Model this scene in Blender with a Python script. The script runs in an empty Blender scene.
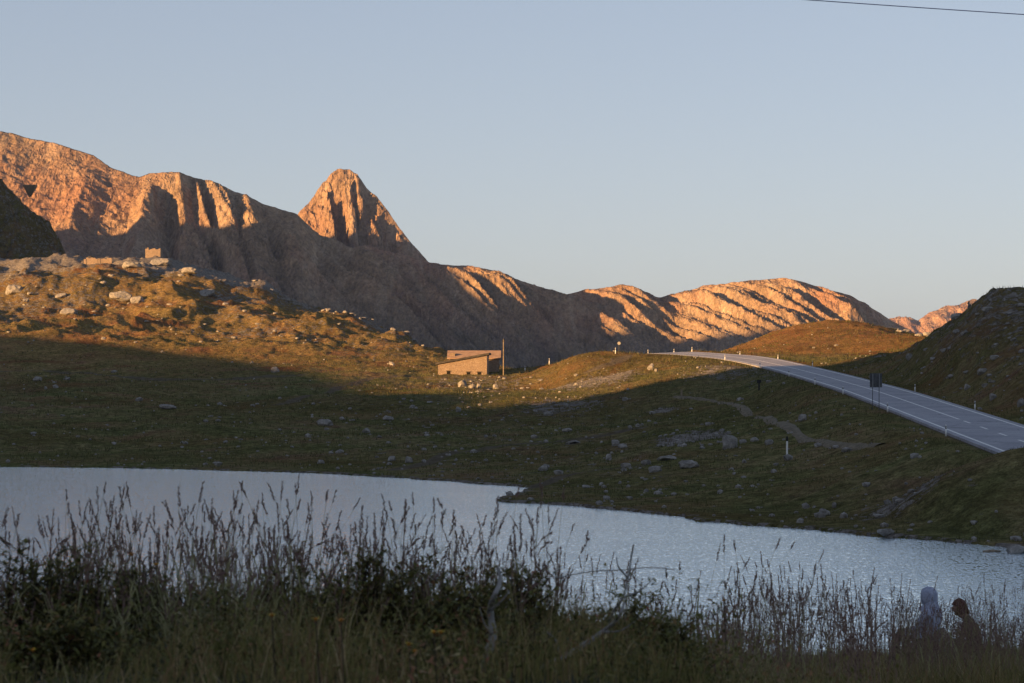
import bpy, bmesh, math, random
import numpy as np
from mathutils import Vector, Matrix
R = math.radians
SC = bpy.context.scene
COL = SC.collection

# ------------------------------------------------------------------ camera, sky, sun, exposure
F = 2400.0            # focal length in pixels of the 1024 px wide frame
EYE = 9.5             # eye above the lake
HY = 380.0            # pixel row of the horizon
cam_d = bpy.data.cameras.new('camera')
cam = bpy.data.objects.new('camera', cam_d); COL.objects.link(cam)
cam.location = (0, 0, EYE); cam.rotation_euler = (R(90), 0, 0)
cam_d.sensor_width = 36.0; cam_d.lens = F / 1024 * 36.0
cam_d.shift_y = (HY - 341.5) / 1024
cam_d.clip_start = 0.5; cam_d.clip_end = 60000
cam_d.dof.use_dof = True; cam_d.dof.focus_distance = 260.0; cam_d.dof.aperture_fstop = 8.5
SC.camera = cam

SUN_EL = 9.0
SX, SY = 0.80, 0.60                      # direction in which the light travels, in plan
TAN = math.tan(R(SUN_EL))
world = bpy.data.worlds.new('World'); SC.world = world; world.use_nodes = True
wn = world.node_tree; wn.nodes.clear()
wo = wn.nodes.new('ShaderNodeOutputWorld'); bg = wn.nodes.new('ShaderNodeBackground')
sky = wn.nodes.new('ShaderNodeTexSky'); sky.sky_type = 'NISHITA'; sky.sun_disc = False
sky.sun_elevation = R(SUN_EL)
sky.sun_rotation = math.atan2(-SX, -SY)
sky.altitude = 2300; sky.air_density = 1.0; sky.dust_density = 2.5; sky.ozone_density = 1.6
hs = wn.nodes.new('ShaderNodeHueSaturation'); hs.inputs['Saturation'].default_value = 1.0
wn.links.new(sky.outputs[0], hs.inputs['Color'])
tint = wn.nodes.new('ShaderNodeMix'); tint.data_type = 'RGBA'; tint.blend_type = 'MULTIPLY'; tint.inputs[0].default_value = 1.0
tint.inputs[7].default_value = (1.02, 0.935, 0.965, 1)
gm = wn.nodes.new('ShaderNodeGamma'); gm.inputs[1].default_value = 0.55
wn.links.new(hs.outputs[0], gm.inputs[0]); wn.links.new(gm.outputs[0], tint.inputs[6]); wn.links.new(tint.outputs[2], bg.inputs['Color'])
bg.inputs['Strength'].default_value = 0.104
wn.links.new(bg.outputs[0], wo.inputs[0])

sun_d = bpy.data.lights.new('sun', 'SUN'); sun = bpy.data.objects.new('sun', sun_d); COL.objects.link(sun)
sun_d.energy = 5.0; sun_d.angle = R(0.5); sun_d.color = (1.0, 0.55, 0.20)
ldir = Vector((SX, SY, -TAN)).normalized()
sun.rotation_euler = ldir.to_track_quat('-Z', 'Y').to_euler()
SC.view_settings.view_transform = 'Standard'; SC.view_settings.look = 'None'
SC.view_settings.gamma = 1.0; SC.view_settings.use_curve_mapping = False
SC.view_settings.exposure = 1.5
SC.cycles.volume_bounces = 0
SC.cycles.max_bounces = 5

def at(px, py, d):
    return np.array([(px - 512) / F * d, d, EYE + (HY - py) / F * d])

# ------------------------------------------------------------------ numpy noise
def _perm(seed):
    return np.random.RandomState(seed).permutation(4096).astype(np.int64)
_P = {}
def perlin(x, y, seed=0):
    if seed not in _P: _P[seed] = _perm(seed)
    P = _P[seed]
    xi = np.floor(x).astype(np.int64); yi = np.floor(y).astype(np.int64)
    xf = x - xi; yf = y - yi
    u = xf * xf * xf * (xf * (xf * 6 - 15) + 10); v = yf * yf * yf * (yf * (yf * 6 - 15) + 10)
    def g(ix, iy, fx, fy):
        h = P[(P[ix & 4095] + iy) & 4095] * (2 * math.pi / 4096 * 7)
        return np.cos(h) * fx + np.sin(h) * fy
    a = g(xi, yi, xf, yf); b = g(xi + 1, yi, xf - 1, yf)
    c = g(xi, yi + 1, xf, yf - 1); d = g(xi + 1, yi + 1, xf - 1, yf - 1)
    return ((a + (b - a) * u) + ((c + (d - c) * u) - (a + (b - a) * u)) * v) * 1.41
def fbm(x, y, o=5, seed=0, gain=0.5):
    s = 0; a = 1.0; f = 1.0
    for k in range(o):
        s = s + a * perlin(x * f + 17.3 * k, y * f - 9.1 * k, seed + k); a *= gain; f *= 2.03
    return s
def ridged(x, y, o=5, seed=0, gain=0.5):
    s = 0; a = 1.0; f = 1.0; w = 1.0
    for k in range(o):
        n = (1 - np.abs(perlin(x * f + 11.3 * k, y * f + 5.7 * k, seed + k)) * 1.6); n = np.clip(n, 0, 1) ** 2
        s = s + a * n * w; w = np.clip(n * 1.4, 0, 1); a *= gain; f *= 2.07
    return s
def sstep(a, b, x):
    t = np.clip((x - a) / (b - a), 0, 1); return t * t * (3 - 2 * t)

# ------------------------------------------------------------------ object helpers
def link(o, parent=None):
    COL.objects.link(o)
    if parent is not None: o.parent = parent
    return o
def tag(o, label=None, cat=None, group=None, kind=None):
    if label: o['label'] = label
    if cat: o['category'] = cat
    if group: o['group'] = group
    if kind: o['kind'] = kind
    return o
def empty(name, loc, rz=0.0):
    o = bpy.data.objects.new(name, None); o.location = loc; o.rotation_euler = (0, 0, rz); o.empty_display_size = 0.3
    return link(o)
def mesh_np(name, V, Fq, mats, parent=None, smooth=True, mat_idx=None, attrs=None):
    me = bpy.data.meshes.new(name)
    V = np.asarray(V, dtype=np.float32); Fq = np.asarray(Fq, dtype=np.int32)
    n = Fq.shape[1]
    me.vertices.add(len(V)); me.vertices.foreach_set('co', V.ravel())
    me.loops.add(Fq.size); me.loops.foreach_set('vertex_index', Fq.ravel())
    me.polygons.add(len(Fq)); me.polygons.foreach_set('loop_start', np.arange(0, Fq.size, n, dtype=np.int32))
    me.polygons.foreach_set('use_smooth', np.full(len(Fq), smooth))
    for m in (mats if isinstance(mats, list) else [mats]): me.materials.append(m)
    if mat_idx is not None: me.polygons.foreach_set('material_index', np.asarray(mat_idx, dtype=np.int32))
    for k, a in (attrs or {}).items():
        at_ = me.attributes.new(k, 'FLOAT', 'POINT'); at_.data.foreach_set('value', np.asarray(a, dtype=np.float32).ravel())
    me.update(calc_edges=True); me.validate()
    o = bpy.data.objects.new(name, me)
    return link(o, parent)
def grid_faces(nr, nc):
    i = np.arange(nr - 1)[:, None] * nc + np.arange(nc - 1)[None, :]
    i = i.ravel()
    return np.stack([i, i + 1, i + nc + 1, i + nc], 1)
def bm_obj(name, bm, mat, parent=None, smooth=False):
    me = bpy.data.meshes.new(name); bm.to_mesh(me); bm.free(); me.materials.append(mat)
    for p in me.polygons: p.use_smooth = smooth
    return link(bpy.data.objects.new(name, me), parent)
def bx(bm, c, s, rot=None):
    M = Matrix.Translation(c)
    if rot is not None: M = M @ rot
    bmesh.ops.create_cube(bm, size=1.0, matrix=M @ Matrix.Diagonal((s[0], s[1], s[2], 1)))
def tube(bm, pts, rad, n=8, cap=True):
    pts = [Vector(p) for p in pts]
    rads = rad if isinstance(rad, (list, tuple)) else [rad] * len(pts)
    rings = []
    for i, p in enumerate(pts):
        t = (pts[min(i + 1, len(pts) - 1)] - pts[max(i - 1, 0)]).normalized()
        a = t.cross(Vector((0, 0, 1)) if abs(t.z) < .9 else Vector((1, 0, 0))).normalized(); b = t.cross(a)
        rings.append([bm.verts.new(p + (a * math.cos(2 * math.pi * k / n) + b * math.sin(2 * math.pi * k / n)) * rads[i]) for k in range(n)])
    for r0, r1 in zip(rings, rings[1:]):
        for k in range(n): bm.faces.new((r0[k], r0[(k + 1) % n], r1[(k + 1) % n], r1[k]))
    if cap: bm.faces.new(rings[0][::-1]); bm.faces.new(rings[-1])

# ------------------------------------------------------------------ materials
def newmat(name):
    m = bpy.data.materials.new(name); m.use_nodes = True; t = m.node_tree
    b = t.nodes['Principled BSDF']; b.inputs['Roughness'].default_value = 0.9
    b.inputs['Specular IOR Level'].default_value = 0.2
    return m, t, b
class NT:
    def __init__(s, t): s.t = t; s.geo = None
    def pos(s):
        if s.geo is None: s.geo = s.t.nodes.new('ShaderNodeNewGeometry')
        return s.geo.outputs['Position']
    def noise(s, scale, detail=4, rough=.55, vec=None, dist=0.0, out='Fac'):
        n = s.t.nodes.new('ShaderNodeTexNoise'); n.inputs['Scale'].default_value = scale
        n.inputs['Detail'].default_value = detail; n.inputs['Roughness'].default_value = rough
        n.inputs['Distortion'].default_value = dist
        s.t.links.new(vec if vec is not None else s.pos(), n.inputs['Vector']); return n.outputs[out]
    def ridge(s, scale, detail=8, vec=None):
        n = s.t.nodes.new('ShaderNodeTexNoise'); n.noise_type = 'RIDGED_MULTIFRACTAL'; n.normalize = True; n.inputs['Scale'].default_value = scale
        n.inputs['Detail'].default_value = detail; n.inputs['Roughness'].default_value = .6; n.inputs['Offset'].default_value = 1.0; n.inputs['Gain'].default_value = 2.0
        s.t.links.new(vec if vec is not None else s.pos(), n.inputs['Vector']); return n.outputs['Fac']
    def voro(s, scale, feat='F1', out='Distance', vec=None, rnd=1.0):
        n = s.t.nodes.new('ShaderNodeTexVoronoi'); n.feature = feat; n.inputs['Scale'].default_value = scale
        n.inputs['Randomness'].default_value = rnd
        s.t.links.new(vec if vec is not None else s.pos(), n.inputs['Vector']); return n.outputs[out]
    def scalev(s, v, vec=None):
        n = s.t.nodes.new('ShaderNodeVectorMath'); n.operation = 'MULTIPLY'; n.inputs[1].default_value = v
        s.t.links.new(vec if vec is not None else s.pos(), n.inputs[0]); return n.outputs[0]
    def ramp(s, fac, stops, interp='LINEAR'):
        n = s.t.nodes.new('ShaderNodeValToRGB'); n.color_ramp.interpolation = interp
        e = n.color_ramp.elements
        while len(e) < len(stops): e.new(0.5)
        for k, (p, c) in enumerate(stops):
            e[k].position = p; e[k].color = (c, c, c, 1) if isinstance(c, (int, float)) else (*c, 1)
        s.t.links.new(fac, n.inputs[0]); return n.outputs[0]
    def mix(s, fac, a, b, mode='MIX'):
        n = s.t.nodes.new('ShaderNodeMix'); n.data_type = 'RGBA'; n.blend_type = mode
        for k, v in ((0, fac), (6, a), (7, b)):
            if isinstance(v, (int, float)): n.inputs[k].default_value = v
            elif isinstance(v, tuple): n.inputs[k].default_value = (*v, 1)
            else: s.t.links.new(v, n.inputs[k])
        return n.outputs[2]
    def math(s, op, a, b=0.0, c=0.0, clamp=False):
        n = s.t.nodes.new('ShaderNodeMath'); n.operation = op; n.use_clamp = clamp
        for k, v in enumerate((a, b, c)):
            if isinstance(v, (int, float)): n.inputs[k].default_value = v
            else: s.t.links.new(v, n.inputs[k])
        return n.outputs[0]
    def attr(s, name):
        n = s.t.nodes.new('ShaderNodeAttribute'); n.attribute_name = name; return n.outputs['Fac']
    def bump(s, h, strength, dist, b):
        n = s.t.nodes.new('ShaderNodeBump'); n.inputs['Strength'].default_value = strength; n.inputs['Distance'].default_value = dist
        s.t.links.new(h, n.inputs['Height']); s.t.links.new(n.outputs[0], b.inputs['Normal'])
    def set(s, b, col): s.t.links.new(col, b.inputs['Base Color'])
def mottled(name, c1, c2, scale=6.0, rough=.85, bump=0.0, bdist=0.01, objc=False):
    m, t, b = newmat(name); n = NT(t); vec = None
    if objc:
        tc = t.nodes.new('ShaderNodeTexCoord'); vec = tc.outputs['Object']
    f = n.noise(scale, 5, .6, vec)
    n.set(b, n.ramp(f, [(.35, c1), (.65, c2)])); b.inputs['Roughness'].default_value = rough
    if bump: n.bump(f, bump, bdist, b)
    return m

# terrain
m, t, b = newmat('alpine_turf'); n = NT(t); M_TURF = m
big = n.noise(.018, 4, .6); mid = n.noise(.09, 5, .65, dist=.4); fine = n.noise(.9, 5, .7); vfine = n.noise(5.0, 3, .7)
c = n.ramp(mid, [(.30, (.074, .080, .032)), (.43, (.122, .126, .052)), (.55, (.168, .144, .070)), (.68, (.165, .106, .070))])
dry = n.ramp(big, [(.42, 0), (.62, 1)])
c = n.mix(n.math('MULTIPLY', dry, .6), c, (.105, .085, .036))
gold = n.attr('gold')  # dry grass tone that also puts sunlit warmth into the turf colour
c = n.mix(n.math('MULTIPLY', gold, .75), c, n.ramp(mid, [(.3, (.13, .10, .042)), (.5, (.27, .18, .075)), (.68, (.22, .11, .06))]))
c = n.mix(.75, c, n.ramp(fine, [(.3, .30), (.5, 1.0), (.7, 2.0)]), 'MULTIPLY')
c = n.mix(.7, c, n.ramp(vfine, [(.3, .4), (.7, 1.7)]), 'MULTIPLY')
rust = n.math('MULTIPLY', n.ramp(n.noise(.05, 4, .6, dist=.8), [(.55, 0), (.68, 1)]), n.attr('rust'))
c = n.mix(rust, c, (.16, .072, .040))
c = n.mix(n.math('MULTIPLY', n.attr('heath'), n.ramp(fine, [(.3, .85), (.7, .45)])), c, n.ramp(mid, [(.35, (.13, .068, .034)), (.6, (.24, .125, .058))]))
rockc = n.ramp(n.noise(1.3, 6, .7), [(.3, (.10, .090, .08)), (.5, (.23, .205, .18)), (.7, (.36, .33, .295))])
rk = n.attr('rock')
rm = n.math('ADD', n.noise(.7, 6, .78, dist=.5), n.math('MULTIPLY', rk, .20))
rmask = n.ramp(rm, [(.64, 0), (.665, 1)])
c = n.mix(rmask, c, rockc)
pa = n.attr('path'); pam = n.ramp(n.math('ADD', pa, n.math('MULTIPLY', n.math('SUBTRACT', fine, .5), .9)), [(.4, 0), (.75, 1)])
c = n.mix(pam, c, n.ramp(fine, [(.3, (.10, .082, .060)), (.7, (.17, .145, .11))]))
n.set(b, c)
h = n.math('ADD', n.math('MULTIPLY', fine, 1.0), n.math('MULTIPLY', rmask, .35)); h = n.math('ADD', h, n.math('MULTIPLY', vfine, .22))
n.bump(h, 1.0, .9, b); b.inputs['Roughness'].default_value = 1.0; b.inputs['Specular IOR Level'].default_value = 0.0

m, t, b = newmat('mountain_rock'); n = NT(t); M_MTN = m
big = n.noise(.0025, 5, .6, dist=.6); mid = n.noise(.022, 8, .75, dist=.3); fine = n.noise(.16, 6, .75)
stretch = n.noise(.02, 5, .65, n.scalev((1.0, .12, .25)), dist=.5)
c = n.ramp(mid, [(.3, (.15, .108, .075)), (.5, (.27, .188, .124)), (.7, (.40, .285, .19))])
c = n.mix(n.ramp(big, [(.45, 0), (.6, .8)]), c, (.28, .155, .105))
c = n.mix(n.ramp(stretch, [(.5, 0), (.62, .55)]), c, (.38, .29, .21))
c = n.mix(.8, c, n.ramp(fine, [(.3, .35), (.5, 1), (.7, 1.6)]), 'MULTIPLY')
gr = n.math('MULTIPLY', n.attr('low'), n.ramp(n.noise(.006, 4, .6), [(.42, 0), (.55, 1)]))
c = n.mix(n.math('MULTIPLY', n.attr('low'), .8), c, n.mix(.8, (.120, .122, .138), n.ramp(fine, [(.3, .5), (.7, 1.5)]), 'MULTIPLY'))  # scree grey of the lower slopes, darkened and blued for their shade
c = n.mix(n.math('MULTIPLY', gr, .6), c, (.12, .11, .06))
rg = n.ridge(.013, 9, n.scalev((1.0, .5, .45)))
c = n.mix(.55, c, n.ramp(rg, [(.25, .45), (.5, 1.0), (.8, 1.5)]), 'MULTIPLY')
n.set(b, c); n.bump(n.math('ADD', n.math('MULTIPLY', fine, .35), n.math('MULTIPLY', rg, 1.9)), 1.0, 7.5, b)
b.inputs['Roughness'].default_value = 1.0; b.inputs['Specular IOR Level'].default_value = 0.0

m, t, b = newmat('boulder_stone'); n = NT(t); M_ROCK = m
f1 = n.noise(1.6, 6, .7); f2 = n.noise(7, 4, .7)
oi = t.nodes.new('ShaderNodeObjectInfo')
c = n.ramp(f1, [(.3, (.11, .10, .09)), (.5, (.24, .225, .205)), (.7, (.38, .36, .33))])
c = n.mix(n.ramp(f2, [(.55, 0), (.7, .5)]), c, (.10, .10, .06))
n.set(b, c); n.bump(n.math('ADD', f1, f2), .6, .12, b)

m, t, b = newmat('lake_water'); n = NT(t); M_WATER = m
b.inputs['Metallic'].default_value = .95; b.inputs['Base Color'].default_value = (.74, .89, 1.0, 1); b.inputs['Roughness'].default_value = .08
b.inputs['IOR'].default_value = 1.333; b.inputs['Specular IOR Level'].default_value = .5
w1 = n.noise(1.7, 3, .55, n.scalev((1.0, 1.5, 1)), dist=.3); w2 = n.noise(4.5, 3, .6, n.scalev((1, 1.4, 1)))
w3 = n.noise(.12, 3, .5)
h = n.math('ADD', w1, n.math('MULTIPLY', w2, .45)); h = n.math('MULTIPLY', h, n.ramp(w3, [(.3, .75), (.7, 1.1)]))
patch = n.noise(5.0, 2, .8, n.scalev((1.0, .2, 1)))
h = n.math('MULTIPLY', h, n.ramp(patch, [(.42, .25), (.58, 2.1)]))
n.bump(h, 1.0, .024, b)

m, t, b = newmat('asphalt'); n = NT(t); M_ASPH = m
c = n.ramp(n.noise(.22, 4, .6, dist=.5), [(.35, (.24, .24, .27)), (.65, (.32, .32, .35))])
c = n.mix(.6, c, n.ramp(n.noise(3.0, 5, .7), [(.3, .7), (.7, 1.3)]), 'MULTIPLY')
c = n.mix(n.ramp(n.voro(.22, 'DISTANCE_TO_EDGE'), [(0, .7), (.012, 0)]), c, (.05, .05, .05))
n.set(b, c); b.inputs['Roughness'].default_value = .75
M_LINE = mottled('road_paint', (.62, .62, .60), (.78, .78, .76), 5, .7)
M_GRAVEL = mottled('gravel_track', (.10, .080, .052), (.19, .155, .105), 1.8, .95, .6, .05)
M_WHITE = mottled('white_plastic', (.68, .68, .66), (.8, .8, .78), 9, .5)
M_BLACK = mottled('black_plastic', (.015, .015, .017), (.03, .03, .03), 9, .5)
M_WOOD = mottled('weathered_wood', (.17, .13, .09), (.30, .24, .17), 4, .85)
M_METAL = mottled('grey_metal', (.05, .055, .06), (.09, .095, .10), 3, .55)
m, t, b = newmat('rubble_masonry'); n = NT(t); M_STONEW = m
v = n.voro(5.5, 'F1', 'Color', n.scalev((1, 1, 1.7))); e = n.voro(5.5, 'DISTANCE_TO_EDGE', 'Distance', n.scalev((1, 1, 1.7)))
bw = t.nodes.new('ShaderNodeRGBToBW'); t.links.new(v, bw.inputs[0])
c = n.ramp(bw.outputs[0], [(.15, (.27, .20, .14)), (.5, (.34, .25, .18)), (.85, (.42, .33, .25))])
c = n.mix(n.ramp(e, [(0, .6), (.05, 0)]), c, (.16, .12, .09)); n.set(b, c); n.bump(n.ramp(e, [(0, 0), (.1, 1)]), .8, .06, b)
M_SLATE = mottled('stone_slab_roof', (.045, .04, .036), (.09, .08, .07), 1.4, .9, .6, .08)
M_DARKIN = mottled('dark_opening', (.008, .008, .008), (.015, .014, .013), 3, .9)
# ------------------------------------------------------------------ near and middle terrain as one height field
PXA = np.arange(-560, 1640, 2.0)
DA = 108.0 * np.exp(np.linspace(0, math.log(1500 / 108.0), 760))
SHORE = [(-560, 463), (-200, 465), (0, 467), (120, 468), (200, 470), (310, 473), (400, 478), (470, 483), (520, 486.5), (537, 488), (524, 492), (508, 497),
         (500, 499), (502, 502), (560, 505), (620, 510.5), (690, 517), (696, 521.5), (760, 526), (860, 535), (940, 541), (1000, 546.5), (1024, 549), (1150, 561), (1640, 600)]
shore = np.array([[(px - 512) / F * (F * EYE / (py - HY)), F * EYE / (py - HY)] for px, py in SHORE])
# (px, py, distance) of ground points seen in the photo
G3 = [(-450, 440, 320), (-450, 380, 480), (-450, 350, 640), (-450, 330, 800),
 (0, 442, 305), (0, 405, 390), (0, 372, 480), (0, 340, 560), (0, 300, 670), (0, 263, 800), (60, 263, 810),
 (150, 446, 300), (150, 405, 385), (150, 372, 480), (150, 343, 560), (150, 300, 670), (150, 262, 780), (205, 273, 775),
 (260, 448, 292), (260, 410, 370), (260, 375, 470), (260, 345, 570), (260, 310, 680), (260, 288, 750),
 (350, 452, 280), (350, 415, 355), (350, 380, 460), (350, 345, 590), (350, 319, 700), (400, 337, 670),
 (440, 458, 268), (440, 425, 335), (440, 395, 410), (440, 375, 475), (440, 356, 600),
 (500, 465, 252), (500, 430, 315), (500, 395, 405), (500, 375, 478), (505, 368, 530), (545, 378, 520), (545, 385, 440),
 (560, 480, 218), (560, 440, 285), (560, 405, 370), (562, 384, 420), (572, 366, 440), (575, 360, 452),
 (620, 492, 200), (620, 465, 228), (620, 430, 290), (620, 400, 360), (620, 372, 420), (620, 354, 455), (600, 355, 455),
 (700, 492, 188), (700, 450, 235), (700, 412, 310), (700, 380, 370), (700, 363, 415),
 (780, 500, 176), (780, 462, 212), (780, 425, 258), (780, 396, 315), (780, 381, 345),
 (860, 510, 164), (860, 472, 190), (860, 432, 225), (860, 405, 255),
 (940, 520, 151), (940, 482, 168), (940, 448, 190), (1020, 520, 143), (1020, 482, 148), (1020, 447, 155), (1060, 450, 149), (985, 446, 170), (1020, 462, 164),
 (1024, 400, 240), (1024, 350, 280), (1030, 293, 322), (1000, 380, 252), (1000, 330, 290), (1000, 286, 325), (985, 293, 326), (969, 304, 328),
 (940, 378, 290), (940, 350, 315), (940, 326, 335), (905, 350, 345), (882, 362, 352), (1120, 305, 335), (1120, 400, 200), (1400, 290, 340), (1400, 420, 190),
 (730, 352, 560), (760, 337, 600), (790, 328, 620), (830, 331, 640), (870, 337, 650), (910, 341, 650), (800, 356, 470), (850, 356, 480)]
GZ = [(-450, 1000, 30), (0, 1000, 30), (150, 980, 22), (300, 950, 5), (450, 900, -8), (560, 800, -10), (560, 620, -5), (650, 560, 2), (700, 760, -10), (850, 800, -5),
      (1000, 420, 12), (940, 420, 5), (1000, 560, 5), (1300, 700, 20), (-450, 1500, 0), (300, 1500, -15), (600, 1500, -20), (900, 1500, -20), (1500, 1500, -10)]
cp = [at(*g) for g in G3] + [np.array([(px - 512) / F * d, d, EYE + z]) for px, d, z in GZ]
cp = np.array(cp)
def warp(x, y):      # even out the foreshortened plan for the spline
    return x / 60.0, np.log(y / 100.0) * 3.2
def tps_k(r2): return np.where(r2 > 1e-9, r2 * np.log(np.maximum(r2, 1e-9)), 0)
cu, cv = warp(cp[:, 0], cp[:, 1]); N = len(cp)
K = tps_k((cu[:, None] - cu[None]) ** 2 + (cv[:, None] - cv[None]) ** 2) + np.eye(N) * 0.004
A = np.zeros((N + 3, N + 3)); A[:N, :N] = K; A[:N, N] = 1; A[:N, N + 1] = cu; A[:N, N + 2] = cv; A[N:, :N] = A[:N, N:].T
W = np.linalg.solve(A, np.concatenate([cp[:, 2], np.zeros(3)]))
def tps(x, y):
    u, v = warp(x, y); out = W[N] + W[N + 1] * u + W[N + 2] * v
    for k in range(N): out = out + W[k] * tps_k((u - cu[k]) ** 2 + (v - cv[k]) ** 2)
    return out
def poly_dist(x, y, P, Z=None):
    best = np.full(x.shape, 1e18); zz = np.zeros(x.shape); side = np.zeros(x.shape)
    for k in range(len(P) - 1):
        a, b_ = P[k], P[k + 1]; ab = b_[:2] - a[:2]; L = (ab ** 2).sum()
        t_ = np.clip(((x - a[0]) * ab[0] + (y - a[1]) * ab[1]) / L, 0, 1)
        dx = x - a[0] - t_ * ab[0]; dy = y - a[1] - t_ * ab[1]; d2 = dx * dx + dy * dy
        m_ = d2 < best; best = np.where(m_, d2, best)
        if Z is not None: zz = np.where(m_, Z[k] + (Z[k + 1] - Z[k]) * t_, zz)
        side = np.where(m_, np.sign(ab[0] * (y - a[1]) - ab[1] * (x - a[0])), side)
    return np.sqrt(best), zz, side

# road: left (near) edge points in the photo, then a smooth ribbon of constant width
ROADL = [(1250, 560, 118), (1130, 508, 140), (1024, 463, 167), (946, 432, 205), (887, 408.5, 248), (843, 391.5, 290), (815, 382.3, 324), (789, 374.3, 355), (760, 366.5, 388),
         (727, 360, 420), (694, 356.3, 443), (650, 353.6, 458), (600, 357, 476), (540, 367, 496)]
RW = 8.6
rl = np.array([at(*p) for p in ROADL])
def catmull(P, n=14):
    P = np.asarray(P); Q = np.vstack([2 * P[0] - P[1], P, 2 * P[-1] - P[-2]]); out = []
    for i in range(1, len(Q) - 2):
        for t_ in np.linspace(0, 1, n, endpoint=False):
            p0, p1, p2, p3 = Q[i - 1:i + 3]
            out.append(.5 * ((2 * p1) + (-p0 + p2) * t_ + (2 * p0 - 5 * p1 + 4 * p2 - p3) * t_ ** 2 + (-p0 + 3 * p1 - 3 * p2 + p3) * t_ ** 3))
    out.append(P[-1]); return np.array(out)
RL = catmull(rl, 16)
tan = np.gradient(RL, axis=0); tan[:, 2] = 0; tan /= np.linalg.norm(tan, axis=1)[:, None]
RIGHT = np.stack([tan[:, 1], -tan[:, 0], np.zeros(len(tan))], 1)
bank = sstep(380, 440, RL[:, 1]) * 0.045
def road_pt(off): q = RL + RIGHT * off; q[:, 2] += off * bank; return q
RC = road_pt(RW / 2)

PX, DD = np.meshgrid(PXA, DA); X = (PX - 512) / F * DD; Y = DD
sd_, _, side_ = poly_dist(X, Y, shore)
sd = sd_ * side_
sd = sd + fbm(X / 6, Y / 6, 3, 5) * .9
zt = tps(X, Y)
# relief
amp = sstep(0, 60, sd)
rel = fbm(X / 60, Y / 60, 5, 21) * 1.5 * amp + fbm(X / 14, Y / 14, 4, 33) * .38 * sstep(2, 30, sd)
hillk = sstep(520, 620, Y) * (1 - sstep(430, 520, PX)) * (1 - sstep(900, 1000, Y))
rel += hillk * (ridged(X / 48, Y / 70, 5, 50) * 2.7 - 1.9 + (ridged(X / 11, Y / 14, 4, 52, .6) - .7) * .7)
rhill = sstep(-5, 18, X - 50) * sstep(225, 260, Y) * (1 - sstep(400, 460, Y))
rel += rhill * (ridged(X / 22, Y / 22, 5, 61) - .7) * 1.4
rel += (.10 + .14 * sstep(300, 600, Y)) * fbm(X / 2.2, Y / 2.2, 4, 77, .6) * sstep(1, 8, sd)
Z = zt + rel
Z = np.where(sd > 0, np.minimum(Z, .22 + .16 * sd + .002 * sd ** 2), Z)
Z = np.where(sd > 0, np.maximum(Z, np.where(Y < 420, .16 + np.minimum(.02 * sd, .8), -14.0)), np.maximum(.35 * sd - .05, -6))
# road bench
rd, rz, rside = poly_dist(X, Y, RC, RC[:, 2])
k = 1 - sstep(RW / 2 + 1.0, RW / 2 + np.where((rside > 0) & (Y < 210), 3.5, 9.0), rd)
Z = np.where(sd > 2, Z + (rz - .22 - Z) * k, Z)
for px_, py_, d_, r_ in [(1040, 449, 155, 5.0)]:
    q_ = at(px_, py_, d_); i_ = int(np.argmin(np.abs(DA - q_[1]))); j_ = int(np.argmin(np.abs(PXA - px_)))
    Z = Z + max(q_[2] - Z[i_, j_], 0) * np.exp(-((X - q_[0]) ** 2 + (Y - q_[1]) ** 2) / (2 * r_ * r_)) * (rd > RW / 2 + .8)
TZ = Z
def ground(x, y):
    x = np.asarray(x, float); y = np.asarray(y, float)
    u = np.clip((512 + F * x / y - PXA[0]) / 2.0, 0, len(PXA) - 1.001)
    v = np.clip(np.log(y / DA[0]) / math.log(DA[1] / DA[0]), 0, len(DA) - 1.001)
    i = np.floor(v).astype(int); j = np.floor(u).astype(int); fv = v - i; fu = u - j
    return (TZ[i, j] * (1 - fu) + TZ[i, j + 1] * fu) * (1 - fv) + (TZ[i + 1, j] * (1 - fu) + TZ[i + 1, j + 1] * fu) * fv
YP = HY - (TZ - EYE) / DA[:, None] * F
def hit(px, py):     # the visible ground point at a place of the photo
    j = min(max(int(round((px - PXA[0]) / 2)), 0), len(PXA) - 1)
    ok = np.nonzero((YP[:, j] <= py) & (DA > 125))[0]
    if not len(ok): i = int(np.argmin(YP[:, j])); d = DA[i]
    else: d = DA[ok[0]]
    x = (px - 512) / F * d
    return Vector((x, d, float(ground(x, d))))
# masks of the ground cover (in plan)
def blob(px, py, rx, ry, p=None):
    c_ = p or hit(px, py); return np.clip(1.6 - np.sqrt(((X - c_[0]) / rx) ** 2 + ((Y - c_[1]) / ry) ** 2), 0, 1)
rock = hillk * (.6 + .95 * sstep(670, 770, Y)) * np.clip(.75 + fbm(X / 40, Y / 40, 3, 90), 0, 1.2)
for px, py, rx, ry, s in [(45, 285, 20, 60, .6), (300, 330, 9, 40, .5), (380, 350, 12, 40, .5), (590, 383, 7, 14, 1.3), (695, 440, 3.6, 8, 1.5), (665, 411, 1.6, 5, 1.0), (560, 408, 5, 12, .6),
                          (903, 499, 2.8, 3, .9), (770, 373, 5, 20, .6), (720, 371, 6, 16, .8), (470, 385, 10, 25, .5), (150, 262, 18, 55, .8), (220, 278, 18, 50, .6)]:
    rock = np.maximum(rock, blob(px, py, rx, ry) * s)
rock += rhill * .75
rock += .25 * sstep(260, 420, PX) * (1 - sstep(600, 700, PX)) * (1 - sstep(420, 520, Y))
rock += (1 - sstep(0, 1.2, np.abs(sd))) * .8
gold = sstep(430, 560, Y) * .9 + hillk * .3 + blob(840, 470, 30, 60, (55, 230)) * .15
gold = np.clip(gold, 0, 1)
rust = np.clip(sstep(330, 500, Y) * .5 + (PX > 700) * sstep(430, 480, Y) * 1.3 + .25 + rhill * .8 + blob(590, 372, 14, 40) * .5, 0, 1)
path = np.zeros(X.shape)
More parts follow.
